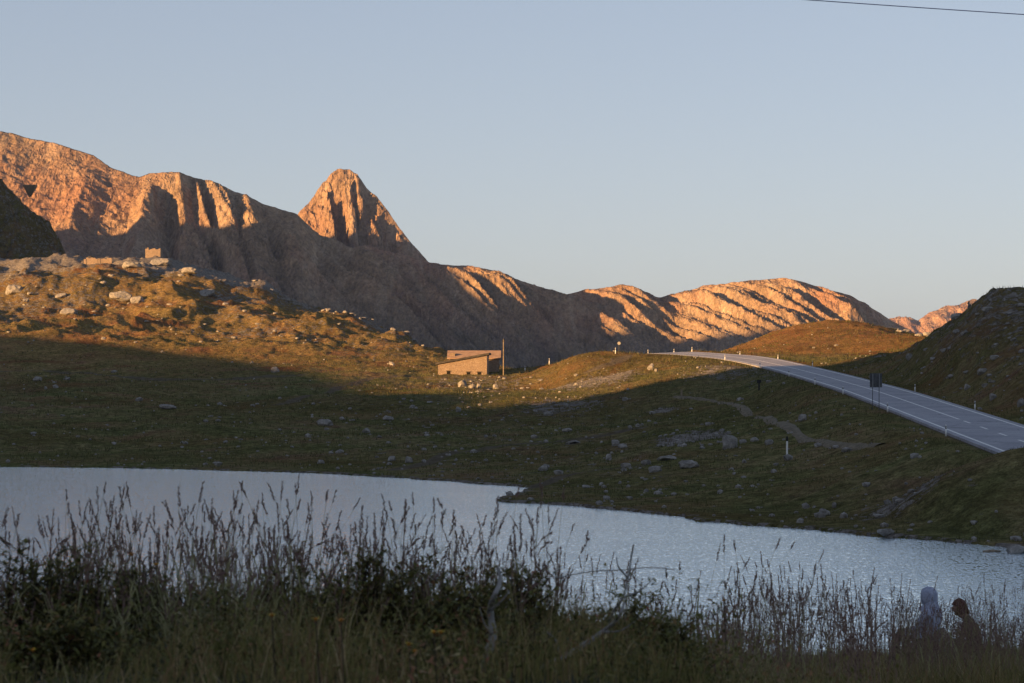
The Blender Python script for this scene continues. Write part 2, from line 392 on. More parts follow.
heath = np.clip((PX > 690) * sstep(440, 480, Y) * .95 + rhill * .35 + blob(585, 366, 13, 30) * .35 + .25 * sstep(.1, .5, fbm(X / 25, Y / 25, 3, 140)), 0, 1)
path = np.maximum(path, blob(592, 381, 8, 8) * .62)
TRACKS = [[(0, 372), (60, 372), (130, 378), (200, 380), (260, 377), (300, 375)], [(270, 405), (300, 398), (330, 392), (360, 382), (400, 376), (440, 376)],
          [(395, 470), (430, 462), (480, 450), (520, 444), (580, 440), (640, 428)], [(530, 488), (560, 477), (600, 470), (640, 466)],
          [(590, 372), (610, 364), (625, 358)]]
for tr, w in zip(TRACKS, (1.5, 1.1, 1.1, .8, 1.6)):
    pts = np.array([[*hit(*p)][:2] for p in tr]); dd, _, _ = poly_dist(X, Y, catmull(pts, 6))
    path = np.maximum(path, 1 - sstep(w * .5, w * 1.8, dd))
path = np.maximum(path, (1 - sstep(RW / 2, RW / 2 + 1.1, rd)) * .9) * .75
V = np.stack([X, Y, Z], -1).reshape(-1, 3)
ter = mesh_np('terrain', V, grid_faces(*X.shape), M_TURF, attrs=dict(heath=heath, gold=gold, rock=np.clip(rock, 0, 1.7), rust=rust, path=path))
tag(ter, 'rolling alpine pasture with scattered rock beyond the lake', kind='structure')

# lake bed and water
lk = mesh_np('lake_water', [(-420, 40, 0), (420, 40, 0), (420, 420, 0), (-420, 420, 0)], [(0, 1, 2, 3)], M_WATER)
tag(lk, 'wind rippled blue grey lake', kind='structure')

# near bank where the photographer stands
ys = np.concatenate([np.linspace(-60, 4, 20), np.linspace(4.5, 112, 260)]); xs = np.linspace(-110, 110, 320)
XX, YY = np.meshgrid(xs, ys)
def near_z(x, y):
    base = np.interp(y, [-60, -10, 5, 8, 38, 44, 92, 130], [4.0, 0, -1.45, -1.75, -4.55, -5.3, -11.2, -14])
    base = base + .62 * (1 - sstep(.3, 2.6, x + .0 * y)) * np.interp(y, [5, 9, 16, 26, 40], [0, 1, 1, .35, 0])
    return EYE + base + fbm(x / 7 + 3, y / 7, 3, 8) * .16 + fbm(x / 1.1, y / 1.1, 3, 9) * .05
M_SOIL = mottled('bank_soil', (.020, .022, .010), (.045, .042, .020), 5, 1, .6, .05)
nb = mesh_np('near_bank', np.stack([XX, YY, near_z(XX, YY)], -1).reshape(-1, 3), grid_faces(*XX.shape), M_SOIL)
tag(nb, 'dark grassy bank in the foreground above the lake', kind='structure')

# ------------------------------------------------------------------ mountains
def sheet(name, crest, floor_rel, length, back, amps, seed, px0, px1, step, rows=240, gully=None, label='', mat=None, prof=1.15, l0=150, topw=.12, carve=(), rough=5.0, crest_r=.25, bslope=.55):
    c_ = np.array(crest, float); px = np.arange(px0, px1 + step, step)
    cy = np.interp(px, c_[:, 0], c_[:, 1]); cd = np.interp(px, c_[:, 0], c_[:, 2])
    s = np.concatenate([np.linspace(0, 1, rows), np.linspace(1.008, 1.8, rows // 4)])
    PXm, S = np.meshgrid(px, s)
    H = (HY - cy) / F * cd; L = np.interp(px, c_[:, 0], np.full(len(c_), 1.0)) * (length * (H - floor_rel) + l0)
    H = H[None, :]; L = L[None, :]
    D = np.where(S <= 1, cd[None] - (1 - S) * L, cd[None] + (S - 1) * back)
    x = (PXm - 512) / F * D
    front = floor_rel + (H - floor_rel) * np.clip(S, 0, 1) ** prof
    backz = H - (S - 1) * back * bslope
    z = np.where(S <= 1, front, np.maximum(backz, floor_rel))
    env = np.where(S <= 1, np.sin(np.pi * np.clip(S, 0, 1) ** 1.25) ** .8, np.clip((S - 1) * 3, 0, 1)) 
    top = np.clip(1 - np.abs(S - 1) * 6, 0, 1)
    hh = np.clip((H - floor_rel) / 250, .3, 1.3)
    yy = D + np.where(S <= 1, front, 2 * H - front)
    for a, sc, kind in amps:
        if kind == 'r': q = ridged(x / sc + yy / sc * .35, yy / sc * .6, 6, seed, .52) - .75
        else: q = fbm(x / sc, yy / sc, 6, seed + 9, .55)
        z = z + q * a * hh * (env + topw * top)
    if gully is not None:
        a, sc, sh, p0, p1 = gully
        down = (1 - np.clip(S, 0, 1)) * L
        g = (x - sh * down) / sc + perlin(x / 260, D / 260, seed + 3) * 2.0 + perlin(x / 60, D / 90, seed + 4) * .3
        wgt = sstep(p0, p0 + 60, PXm) * (1 - sstep(p1 - 40, p1, PXm))
        q = 1 - np.abs(perlin(g, np.full_like(g, .37) + down / 700, seed + 5)) * 2.4
        q2 = 1 - np.abs(perlin(g * 2.3 + 9, down / 300, seed + 6)) * 2.4
        z = z + (q * a + q2 * a * .35 + (1 - np.abs(perlin(g * .37 + 3, down / 900, seed + 7)) * 2.4) * a * 1.3) * wgt * np.clip(env * 1.25, 0, 1)
    for (pa, sa, pb, sb, wd, dep) in carve:
        tt = np.clip((sa - S) / (sa - sb), 0, 1); pc = pa + (pb - pa) * tt + perlin(S * 9 + pa, S * 3, 5) * 2.0
        z = z - dep * np.clip(1 - np.abs(PXm - pc) / wd, 0, 1) ** .8 * sstep(sa + .02, sa - .12, S) * sstep(sb - .1, sb + .1, S) * (S < 1)
    # small scale roughness, also on the crest
    z = z + (ridged(x / 26, yy / 26, 4, seed + 20, .6) - .8) * rough * hh * (crest_r + env)
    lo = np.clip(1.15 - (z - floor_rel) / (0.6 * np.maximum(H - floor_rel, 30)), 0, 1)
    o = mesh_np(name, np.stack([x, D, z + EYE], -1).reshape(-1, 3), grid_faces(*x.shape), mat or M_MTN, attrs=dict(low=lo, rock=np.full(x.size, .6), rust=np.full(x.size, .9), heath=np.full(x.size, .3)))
    return tag(o, label, kind='structure')

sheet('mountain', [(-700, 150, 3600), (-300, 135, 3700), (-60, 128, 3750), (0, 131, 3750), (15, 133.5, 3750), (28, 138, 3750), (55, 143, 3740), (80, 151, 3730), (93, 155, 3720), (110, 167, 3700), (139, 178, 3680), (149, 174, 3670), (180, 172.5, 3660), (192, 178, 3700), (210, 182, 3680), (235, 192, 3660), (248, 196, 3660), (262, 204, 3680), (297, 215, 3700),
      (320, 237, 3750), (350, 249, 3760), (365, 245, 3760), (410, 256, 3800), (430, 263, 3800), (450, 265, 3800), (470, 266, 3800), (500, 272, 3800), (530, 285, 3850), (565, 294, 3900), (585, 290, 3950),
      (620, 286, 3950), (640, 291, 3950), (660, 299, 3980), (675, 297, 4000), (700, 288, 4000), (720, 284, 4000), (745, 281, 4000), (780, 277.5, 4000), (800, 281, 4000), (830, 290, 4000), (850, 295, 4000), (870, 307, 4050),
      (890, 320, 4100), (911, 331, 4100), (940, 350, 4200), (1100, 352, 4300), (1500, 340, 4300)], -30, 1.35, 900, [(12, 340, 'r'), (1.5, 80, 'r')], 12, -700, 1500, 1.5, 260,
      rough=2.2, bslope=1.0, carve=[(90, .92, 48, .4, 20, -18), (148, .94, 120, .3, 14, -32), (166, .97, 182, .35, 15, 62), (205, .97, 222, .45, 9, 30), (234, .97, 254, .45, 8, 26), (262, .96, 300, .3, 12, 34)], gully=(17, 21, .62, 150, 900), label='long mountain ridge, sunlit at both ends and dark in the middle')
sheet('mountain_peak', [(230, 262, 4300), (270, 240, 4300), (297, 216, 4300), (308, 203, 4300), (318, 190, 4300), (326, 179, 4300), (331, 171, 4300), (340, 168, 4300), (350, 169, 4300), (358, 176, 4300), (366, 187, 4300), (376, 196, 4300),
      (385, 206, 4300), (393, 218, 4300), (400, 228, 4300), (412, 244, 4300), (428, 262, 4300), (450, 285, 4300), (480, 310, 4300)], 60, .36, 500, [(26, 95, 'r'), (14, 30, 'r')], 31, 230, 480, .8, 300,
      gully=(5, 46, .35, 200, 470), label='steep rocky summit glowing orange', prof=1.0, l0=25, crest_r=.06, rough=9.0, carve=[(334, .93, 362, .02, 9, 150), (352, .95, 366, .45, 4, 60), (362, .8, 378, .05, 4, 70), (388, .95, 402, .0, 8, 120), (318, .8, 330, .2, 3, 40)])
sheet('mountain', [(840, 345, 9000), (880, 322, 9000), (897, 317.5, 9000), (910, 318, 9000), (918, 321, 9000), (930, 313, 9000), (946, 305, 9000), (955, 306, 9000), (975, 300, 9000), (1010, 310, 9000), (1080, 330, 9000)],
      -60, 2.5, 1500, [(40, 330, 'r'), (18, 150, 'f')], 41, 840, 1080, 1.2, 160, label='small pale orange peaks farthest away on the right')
sheet('hill', [(-420, 60, 1050), (-200, 70, 1020), (-90, 110, 1000), (-30, 155, 1000), (0, 179, 1000), (20, 194, 1000), (40, 212, 1000), (52, 226, 1000), (60, 236, 1000), (65, 245, 1000), (68, 256, 1000), (76, 276, 1000), (95, 310, 1000), (140, 350, 1000)],
      0, .9, 500, [(14, 55, 'r'), (7, 20, 'r')], 55, -420, 140, 1.0, 260, label='dark shaded hillside cutting in from the left edge', mat=M_TURF, topw=1.0, rough=13.0, crest_r=.8)
# ---- unseen ridges left of the frame, crests shaped to shade lake and mountains
def ridge_sheet(name, x0, pts, half, floor, seed, label, mat, rough=6, ny=260, nx=90):
    P_ = np.array(pts, float); y = np.linspace(P_[0, 0], P_[-1, 0], ny); u = np.linspace(-1, 1, nx)
    YY_, U = np.meshgrid(y, u); H_ = np.interp(YY_, P_[:, 0], P_[:, 1])
    w = half * (0.35 + H_ / P_[:, 1].max() * .65)
    x = x0 + U * w
    z = floor + (H_ - floor) * (1 - np.abs(U) ** 1.15) + fbm(x / 40, YY_ / 40, 4, seed) * rough * np.clip(np.abs(U) * 4, 0.0, 1)
    o = mesh_np(name, np.stack([x, YY_, z], -1).reshape(-1, 3), grid_faces(*x.shape), mat, attrs=dict(gold=np.zeros(x.size)))
    return tag(o, label, kind='structure')
OX = -345.0
def occ(px, py, d):     # height and place on the ridge that puts the shadow edge on this point
    p = at(px, py, d); L = (p[0] - OX) / SX; return (p[1] - L * SY, p[2] + L * TAN)
edge = [occ(*q) for q in [(735, 357, 432), (640, 385, 400), (600, 402, 375), (500, 412, 365), (430, 400, 400), (385, 388, 440), (340, 374, 470), (260, 360, 520), (130, 345, 555), (0, 336, 570)]]
print('edge', [(round(a), round(b)) for a, b in edge])
EDGE = [(-700, 90), (-300, 130), (40, 135), (86, 114)]
ed = sorted(edge); ed = [e for e in ed if e[0] > 98]; ed = [(a_, min(b__, 75.0)) for a_, b__ in ed]
EDGE += ed + [(ed[-1][0] + 60, ed[-1][1] - 12), (ed[-1][0] + 200, 20), (ed[-1][0] + 300, 0)]
ridge_sheet('hill', OX, EDGE, 62, -5, 66, 'unseen hill left of the frame, shaped so its shadow covers the lake', M_TURF, 2.5)
def occ2(px, py, d, ox=-1250.0):
    p = at(px, py, d); L = (p[0] - ox) / SX; return (p[1] - L * SY, p[2] + L * TAN)
e2 = [(2440, 455), (2533, 415), (2700, 362), (2800, 385), (2840, 404), (2883, 412), (2950, 400), (2992, 396), (3040, 352), (3120, 330), (3262, 312), (3735, 300)]  # crest profile of the unseen spur, set by where its shadow should end
print('edge2', [(round(a), round(b)) for a, b in e2])
e2 = sorted(e2)
ridge_sheet('mountain', -1250.0, [(2000, 150), (2500, 330)] + e2 + [(e2[-1][0] + 250, e2[-1][1] - 30), (e2[-1][0] + 900, 250)], 420, -30, 67, 'unseen mountain spur left of the frame, shaped to shade the far slopes', M_MTN, 22)
# evening air: one box of thin haze around everything
m, t, b = newmat('haze'); t.nodes.remove(b); pv = t.nodes.new('ShaderNodeVolumePrincipled')
pv.inputs['Color'].default_value = (.28, .48, 1.0, 1); pv.inputs['Density'].default_value = 1.8e-5; pv.inputs['Anisotropy'].default_value = 0.0
t.links.new(pv.outputs[0], [q for q in t.nodes if q.type == 'OUTPUT_MATERIAL'][0].inputs['Volume'])
bm = bmesh.new(); bx(bm, (0, 12000, 430), (29000, 40000, 910)); tag(bm_obj('haze', bm, m), 'thin bluish evening haze', kind='stuff')
# valley floor out to the horizon
vf = mesh_np('ground', [(-14000, 560, -22), (14000, 560, -22), (14000, 30000, -22), (-14000, 30000, -22)], [(0, 1, 2, 3)], M_TURF); tag(vf, 'valley floor', kind='structure')
vf2 = mesh_np('ground', [(-14000, -6000, -9), (14000, -6000, -9), (14000, 560, -9), (-14000, 560, -9)], [(0, 1, 2, 3)], M_TURF); tag(vf2, 'valley floor beside the lake', kind='structure')

# ------------------------------------------------------------------ road, markings, gravel track
def ribbon(name, a, b_, z, mat, i0=0, i1=None, skirt=0.0, label='', src=road_pt):
    P0 = src(a)[i0:i1] + [0, 0, z]; P1 = src(b_)[i0:i1] + [0, 0, z]
    if skirt:
        rows_ = [P0 - [0, 0, skirt], P0, P1, P1 - [0, 0, skirt]]
    else: rows_ = [P0, P1]
    V_ = np.stack(rows_, 0); o = mesh_np(name, V_.reshape(-1, 3), grid_faces(V_.shape[0], V_.shape[1]), mat, smooth=False)
    return tag(o, label, kind='structure')
ribbon('road', 0, RW, 0.0, M_ASPH, skirt=.3, label='grey asphalt pass road climbing from right to left')
for off in (.55, RW - .95): ribbon('road_markings', off, off + .26, .012, M_LINE, label='white edge line of the pass road')
# centre line: solid up the hill, dashed near the right edge of the photo
cc = np.cumsum(np.r_[0, np.linalg.norm(np.diff(RC[:, :2], axis=0), axis=1)])
def road_at(s, off):
    q = road_pt(off); return np.array([np.interp(s, cc, q[:, k]) for k in range(3)])
s_split = cc[np.argmin(np.abs(RL[:, 1] - 226))]
def strip(name, s0, s1, off, w, label):
    ss = np.linspace(s0, s1, max(2, int((s1 - s0) / 2) + 1))
    V_ = np.array([[road_at(s, off - w / 2) for s in ss], [road_at(s, off + w / 2) for s in ss]]) + [0, 0, .012]
    return V_.reshape(-1, 3), grid_faces(2, len(ss))
Vs, Fs, nv = [], [], 0
for s0, s1 in [(s_split, cc[-1] - 1)] + [(s_split - 10 * k - 7, s_split - 10 * k - 3) for k in range(12) if s_split - 10 * k - 7 > 0]:
    v_, f_ = strip('', s0, s1, RW / 2 - .1, .24, ''); Vs.append(v_); Fs.append(f_ + nv); nv += len(v_)
tag(mesh_np('road_markings', np.vstack(Vs), np.vstack(Fs), M_LINE, smooth=False), 'white centre line turning to dashes near the bottom of the road', kind='structure')
gp = catmull(np.array([[*hit(*p)] for p in [(676, 397), (700, 400), (722, 404), (745, 411), (770, 421), (795, 432), (820, 441), (848, 447), (880, 446)]]), 10)
gt = np.gradient(gp[:, :2], axis=0); gt /= np.linalg.norm(gt, axis=1)[:, None]
off = np.linspace(-1, 1, 7)
w_ = .68 + .12 * np.sin(np.arange(len(gp)) * .7)
GX = gp[None, :, 0] + off[:, None] * w_[None] * gt[None, :, 1]; GY = gp[None, :, 1] - off[:, None] * w_[None] * gt[None, :, 0]
GZ_ = ground(GX, GY) + .14 - .16 * np.abs(off)[:, None] ** 3
tag(mesh_np('path', np.stack([GX, GY, GZ_], -1).reshape(-1, 3), grid_faces(*GX.shape), M_GRAVEL), 'pale gravel track below the pass road', kind='structure')
# ------------------------------------------------------------------ rocks
rng = np.random.RandomState(4)
def rock_data(seed, sub=3, jag=.12):
    bm = bmesh.new(); bmesh.ops.create_icosphere(bm, subdivisions=sub, radius=1.0)
    r = np.random.RandomState(seed); N_ = r.normal(size=(13, 3)); N_ /= np.linalg.norm(N_, axis=1)[:, None]; D_ = r.uniform(.55, .95, 13)
    for v in bm.verts:
        c_ = np.array(v.co); dots = N_ @ c_
        rad = min(1.0, min((D_[k] / dots[k] for k in range(13) if dots[k] > .15), default=1.0))
        q = rad * (1 + jag * float(fbm(np.array([c_[0] * 2.2 + seed]), np.array([c_[1] * 2.2 + c_[2] * 3.1]), 3, 5)[0]))
        v.co = v.co * q
    me = bpy.data.meshes.new('boulder'); bm.to_mesh(me); bm.free(); me.materials.append(M_ROCK)
    for p in me.polygons: p.use_smooth = False
    return me
ROCKS = [rock_data(s) for s in range(10)]
def boulder(p, w, h, dpt=None, label='', group=None, k=None, rz=None, name='boulder', sink=.25, proto=None):
    me = proto or ROCKS[int(rng.randint(10)) if k is None else k]
    o = bpy.data.objects.new(name, me)
    o.location = (p[0], p[1], p[2] + h * (.5 - sink)); o.scale = (w / 1.7, (dpt or w * .8) / 1.7, h / 1.6)
    o.rotation_euler = (rng.uniform(-.15, .15), rng.uniform(-.15, .15), rng.uniform(0, 6.28) * 0 + (rng.uniform(-.5, .5) if rz is None else rz))
    link(o); return tag(o, label, 'boulder', group)
NAMED = [
 (729.8, 449, 17, 13, 'large pale boulder at the right end of the grey scree patch in mid slope'),
 (615.5, 446, 9, 6, 'pale rock with a flat neighbour above the water, left of the scree patch'),
 (623, 448, 9, 4, 'flat pale rock just right of a taller pale rock left of the scree patch'),
 (572.4, 444, 15, 2.8, 'long thin whitish slab lying in the grass above the tip of the point'),
 (609, 460, 7, 6, 'upright grey rock below the pair of pale rocks'),
 (543.7, 471, 11, 7, 'bluish grey boulder right above the small bay at the tip of the point'),
 (625.7, 468, 10, 5, 'rounded grey rock at the left end of a row of low slabs above the shore'),
 (665, 461, 20, 4.5, 'longest low grey slab in the row above the shore'),
 (655, 472, 14, 6, 'broken grey slab under the longest low slab above the shore'),
 (646, 465, 9, 5, 'small grey rock touching the left end of the longest low slab'),
 (688, 468, 20, 7, 'wide mossy grey slab at the right end of the row above the shore'),
 (586, 488, 10, 3, 'low dark grey slab near the water on the grassy point'),
 (601.5, 486, 5, 3, 'small rock right of the low dark slab on the grassy point'),
 (548, 416, 10, 4, 'pale flat rock alone on brown grass below the knoll'),
 (625, 402, 6, 4, 'single pale rock in dark grass left of the striped gully'),
 (755, 441.5, 8, 4, 'second flat rock to the right of the large pale boulder'),
 (743, 443.5, 8, 4, 'flat grey rock directly right of the large pale boulder'),
 (606.6, 500, 8, 4, 'brown rock just above the waterline of the grassy point'),
 (599, 505, 7, 4, 'pale rock lying lowest at the waterline of the grassy point'),
 (708, 426, 6, 3, 'small tan rock over the scree patch'),
 (567, 432, 12, 3, 'thin grey slab under the brown gravel patch below the knoll'),
 (769, 445.5, 9, 5, 'bright whitish rock left of the tall white stake'),
 (803, 420, 10, 6, 'pale blue grey rock in the bank under the pass road'),
 (836, 449.5, 7, 3, 'small flat rock at the edge of the gravel track'),
 (823.6, 516, 12, 7, 'tan boulder standing just above the lake shore'),
 (834, 509, 5, 5, 'small dark rock behind the tan boulder above the lake shore'),
 (886, 535, 17, 6, 'low pale boulder lying at the waterline of the right shore'),
 (1016, 553, 20, 7, 'reddish brown rock in the water at the right edge'),
 (995, 361, 10, 5, 'pale slab high on the shaded right hillside below the cairn'),
 (982, 376, 12, 6, 'bluish slab half way up the shaded right hillside'),
 (967, 389, 7, 5, 'small pale rock above the roadside post on the right hillside'),
 (992.5, 400, 8, 6, 'grey rock close above the road edge line on the right'),
 (1020.5, 407, 8, 8, 'bluish boulder at the right edge above the road'),
 (910, 359, 8, 5, 'pale rock low on the right hillside close to the orange hill'),
 (985, 389, 6, 4, 'little reddish rock right of the small pale rock on the right hillside'),
 (964.6, 336, 9, 4, 'grey slab in the upper half of the right hillside'),
 (957, 319, 12, 5, 'pale outcrop under the cairn on the right skyline'),
 (987.5, 311, 12, 4.5, 'grey ledge just under the summit of the right hill'),
 (926.5, 331, 11, 5, 'rock ledge on the left skyline of the right hill'),
 (651, 370, 7, 7, 'sunlit pinkish boulder on the knoll left of the road'),
 (656, 372, 3, 3, 'tiny pale rock touching the sunlit pinkish boulder'),
 (462, 387, 9, 7, 'biggest sunlit rock in the grass in front of the stone hut'),
 (472, 389.5, 6, 4, 'low rock second from left in front of the stone hut'),
 (479, 388.5, 5, 5, 'narrow pinkish rock third from left in front of the stone hut'),
 (495, 389, 6, 5, 'sunlit rock below the right corner of the stone hut'),
 (70, 314, 20, 8, 'large smooth sunlit slab on the left of the golden hill'),
 (15, 294, 22, 12, 'big sunlit outcrop at the left edge of the golden hill'),
 (118, 299, 26, 12, 'broad sunlit outcrop in the middle of the golden hill'),
 (137, 303, 13, 9, 'fractured sunlit block right of the broad outcrop'),
 (62, 300, 14, 6, 'sunlit rock between the left edge outcrop and the broad outcrop'),
 (208, 296, 20, 8, 'sunlit outcrop near the right shoulder of the golden hill'),
 (162, 266, 26, 10, 'craggy sunlit outcrop carrying the ruin on the hilltop'),
 (132, 270, 22, 8, 'sunlit outcrop left below the hilltop ruin'),
 (190, 274, 22, 8, 'sunlit outcrop right below the hilltop ruin'),
 (38, 382, 10, 4, 'pale slab on the shaded slope at far left under the path'),
 (45.7, 390, 4, 3, 'small whitish rock just under the pale slab at far left'),
 (167.6, 410, 20, 4, 'wide pale scar of rock on the shaded slope'),
 (67, 380, 7, 3, 'flat grey rock beside the path at far left'),
 (325, 426, 15, 6, 'cluster sized grey rock on the shaded slope left of centre'),
 (388.5, 421, 12, 4, 'low pale slab on the shaded slope below the hut'),
 (365.7, 433, 8, 5, 'rounded pale rock on the shaded slope left of the low slab'),
 (392, 461, 9, 5, 'pale rock near the far shore, left one of a pair'),
 (409, 463, 9, 6, 'bluish rock near the far shore, right one of a pair'),
 (321, 464, 8, 4, 'grey rock right at the far shore'),
 (275.5, 372, 8, 5, 'grey rock at the edge of the sun on the left slope'),
 (458, 412, 6, 5, 'warm lit rock alone on the grass under the hut'),
]
for px, py, wpx, hpx, lab in NAMED:
    p = hit(px, py); s = p[1] / F
    if px > 1000 and py > 545: d_ = F * EYE / (py - HY); p = Vector(((px - 512) / F * d_, d_, 0.0)); s = d_ / F
    boulder(p, wpx * s, hpx * s * (.95 if py < 340 and px < 430 else 1.25), label=lab, dpt=max(wpx * s * .6, .3), sink=.36 if py < 340 and px < 430 else .25)
RG = [((205, 560), (402, 466), 70, (2.2, 5.5), 'small grey rock among many strewn over the shaded slope above the far shore', 'small rocks strewn over the shaded slope'),
      ((5, 430), (272, 345), 80, (2.5, 6.5), 'small sunlit rock among many strewn over the golden hill', 'small rocks strewn over the golden hill'),
      ((440, 600), (376, 400), 24, (2.5, 5), 'small warm rock among many in the sunlit grass around the hut', 'small rocks in the grass around the hut'),
      ((900, 1022), (300, 395), 30, (3, 8), 'small grey rock among many on the shaded right hillside', 'small rocks on the right hillside'),
      ((590, 880), (395, 520), 30, (2, 5), 'small pale rock among many in the grass between road and lake', 'small rocks between road and lake'),
      ((665, 722), (430, 447), 26, (2.5, 5), 'grey stone of the scree patch beside the large pale boulder', 'stones of the scree patch')]
SMALL = []
for (x0, x1), (y0, y1), cnt, (s0, s1), lab, grp in RG:
    c_ = 0
    while c_ < cnt:
        px, py = rng.uniform(x0, x1), rng.uniform(y0, y1); p = hit(px, py)
        if float(poly_dist(np.array([p[0]]), np.array([p[1]]), RC)[0][0]) < RW / 2 + 1.2: continue
        i = int(np.argmin(np.abs(DA - p[1]))); j = int(np.argmin(np.abs(PXA - px)))
        if sd[i, j] < 1.5 or (x0 == 5 and (p[1] > 880 or rng.rand() > rock[i, j] + .3)): continue
        wp = rng.uniform(s0, s1) ** 1.0; s = p[1] / F
        o = boulder(p, wp * s, wp * s * rng.uniform(.3, .62), label=lab, group=grp); c_ += 1; SMALL.append((o, px, py, wp))
LAND = [(462, 368, 'the stone hut'), (504, 372, 'the utility pole'), (153, 252, 'the hilltop ruin'), (98, 260, 'the crumbling dry stone wall'), (118, 297, 'the broad outcrop'), (70, 312, 'the smooth sunlit slab'),
        (15, 292, 'the left edge outcrop'), (208, 292, 'the right shoulder outcrop'), (137, 301, 'the fractured block'), (260, 300, 'the golden skyline dip'), (320, 335, 'the dark golden hollow'), (340, 355, 'the golden slope foot'), (180, 330, 'the golden meadow edge'), (290, 320, 'the rocky golden rib'), (400, 350, 'the last golden hump'),
        (380, 345, 'the grassy shoulder left of the hut'), (325, 424, 'the cluster sized rock'), (388, 419, 'the low slab below the hut'), (366, 432, 'the rounded pale rock'), (392, 460, 'the pair of shore rocks'),
        (321, 463, 'the grey far shore rock'), (275, 372, 'the rock at the edge of the sun'), (230, 430, 'the plain dark slope'), (510, 487, 'the tip of the point'), (544, 470, 'the bluish boulder by the bay'),
        (458, 411, 'the lone warm rock under the hut'), (500, 420, 'the brown meadow below the pole'), (530, 445, 'the faint footpath'), (730, 446, 'the large pale boulder'), (688, 467, 'the wide mossy slab'), (665, 458, 'the longest low slab'),
        (787, 445, 'the tall white stake'), (759, 385, 'the trail marker'), (681, 394, 'the short wooden post'), (824, 513, 'the tan shore boulder'), (886, 533, 'the waterline boulder'), (875, 380, 'the dark signboard'),
        (969, 300, 'the cairn'), (995, 360, 'the pale slab under the cairn'), (982, 375, 'the bluish slab'), (915, 388, 'the post behind the signboard'), (975, 408, 'the nearest hill side post'), (910, 357, 'the rock beside the orange hill'),
        (590, 380, 'the pinkish gravel of the knoll'), (550, 362, 'the post left of the knoll'), (840, 450, 'the end of the gravel track'), (700, 437, 'the scree patch'), (1020, 405, 'the bluish edge boulder')]
SEEN = {}
for o, px, py, wp in SMALL:
    dx, dy, nm = min(((px - a) , (py - b_) * 1.6, c_) for a, b_, c_ in [min(LAND, key=lambda q: (q[0] - px) ** 2 + 2.5 * (q[1] - py) ** 2)])
    r_ = math.hypot(dx, dy); near = 'just' if r_ < 11 else ('a little' if r_ < 24 else 'well')
    dr = ('left of' if dx < 0 else 'right of') if abs(dx) > 2 * abs(dy) else (('above' if dy < 0 else 'below') if abs(dy) > 2 * abs(dx) else ('up and left of' if dx < 0 else 'up and right of') if dy < 0 else ('down and left of' if dx < 0 else 'down and right of'))
    sz = 'tiny' if wp < 3.2 else ('small' if wp < 5 else 'larger')
    SEEN.setdefault(f'{sz} rock {near} {dr} {nm}', []).append((px, o))
for lab, L_ in SEEN.items():
    L_.sort(key=lambda q: q[0]); n_ = len(L_); L_.sort(key=lambda q: q[0]); W3 = ['one', 'two', 'three', 'four', 'five', 'six', 'seven', 'eight', 'nine', 'ten']
    for i_, (px, o) in enumerate(L_):
        if n_ == 1: o['label'] = lab
        else:
            pos = 'leftmost' if i_ == 0 else ('rightmost' if i_ == n_ - 1 else ('middle' if n_ == 3 else ['', 'second', 'third', 'fourth', 'fifth', 'sixth', 'seventh', 'eighth', 'ninth', 'tenth', 'eleventh', 'twelfth', 'thirteenth', 'fourteenth'][min(i_, 13)]))
            o['label'] = f'{pos} {lab}'
# the rest: too many to count
def merge_rocks(spots, name, label, meshes):
    Vs, Fs, nv = [], [], 0
    for (x, y, z, w, h, k, a) in spots:
        v, f = meshes[k]; ca, sa = math.cos(a), math.sin(a)
        q = v * [w, w * .8, h]; q = np.stack([q[:, 0] * ca - q[:, 1] * sa, q[:, 0] * sa + q[:, 1] * ca, q[:, 2]], 1) + [x, y, z]
        Vs.append(q); Fs.append(f + nv); nv += len(v)
    o = mesh_np(name, np.vstack(Vs), np.vstack(Fs), M_ROCK, smooth=False); return tag(o, label, kind='stuff')
lowm = []
for s_ in range(6):
    me = rock_data(100 + s_, 1, .2); v = np.array([tuple(q.co) for q in me.vertices]); f = np.array([tuple(p.vertices) for p in me.polygons]); lowm.append((v, f)); bpy.data.meshes.remove(me)
spots = []
II = rng.randint(0, len(DA) - 1, 400000); JJ = rng.randint(200, 880, 400000)
pr = np.clip(rock[II, JJ], 0, 1.2) ** 1.6 * .05 * np.clip(260 / DA[II], .4, 1.5) + .009
acc = (rng.rand(400000) < pr) & (sd[II, JJ] > .6) & (rd[II, JJ] > RW / 2 + 1.2)
for i, j in zip(II[acc][:16000], JJ[acc][:16000]):
    w = .16 + rng.exponential(.20) + DA[i] / F * .35; w = min(w, 1.6)
    spots.append((X[i, j], Y[i, j], TZ[i, j] + w * .12, w * .6, w * rng.uniform(.3, .5), rng.randint(6), rng.uniform(0, 6.28)))
print('stones', len(spots))
merge_rocks(spots, 'scattered_stones', 'small stones strewn through the pasture and the scree', lowm)
# stones along the water edge
# ------------------------------------------------------------------ tufts of grass on the banks beyond the lake
def toned(name, stops, tr=0.25, rough=.7):
    m, t, b = newmat(name); n = NT(t); n.set(b, n.ramp(n.attr('tone'), stops)); b.inputs['Roughness'].default_value = rough
    b.inputs['Specular IOR Level'].default_value = .15
    if tr:
        tb = t.nodes.new('ShaderNodeBsdfTranslucent'); mx = t.nodes.new('ShaderNodeMixShader'); mx.inputs[0].default_value = tr
        t.links.new(b.inputs['Base Color'].links[0].from_socket, tb.inputs[0]); out = [q for q in t.nodes if q.type == 'OUTPUT_MATERIAL'][0]
        t.links.new(b.outputs[0], mx.inputs[1]); t.links.new(tb.outputs[0], mx.inputs[2]); t.links.new(mx.outputs[0], out.inputs[0])
    return m
M_TUFT = toned('pasture_grass', [(0, (.035, .042, .012)), (.5, (.075, .080, .026)), (.8, (.15, .13, .055)), (1, (.10, .055, .03))])
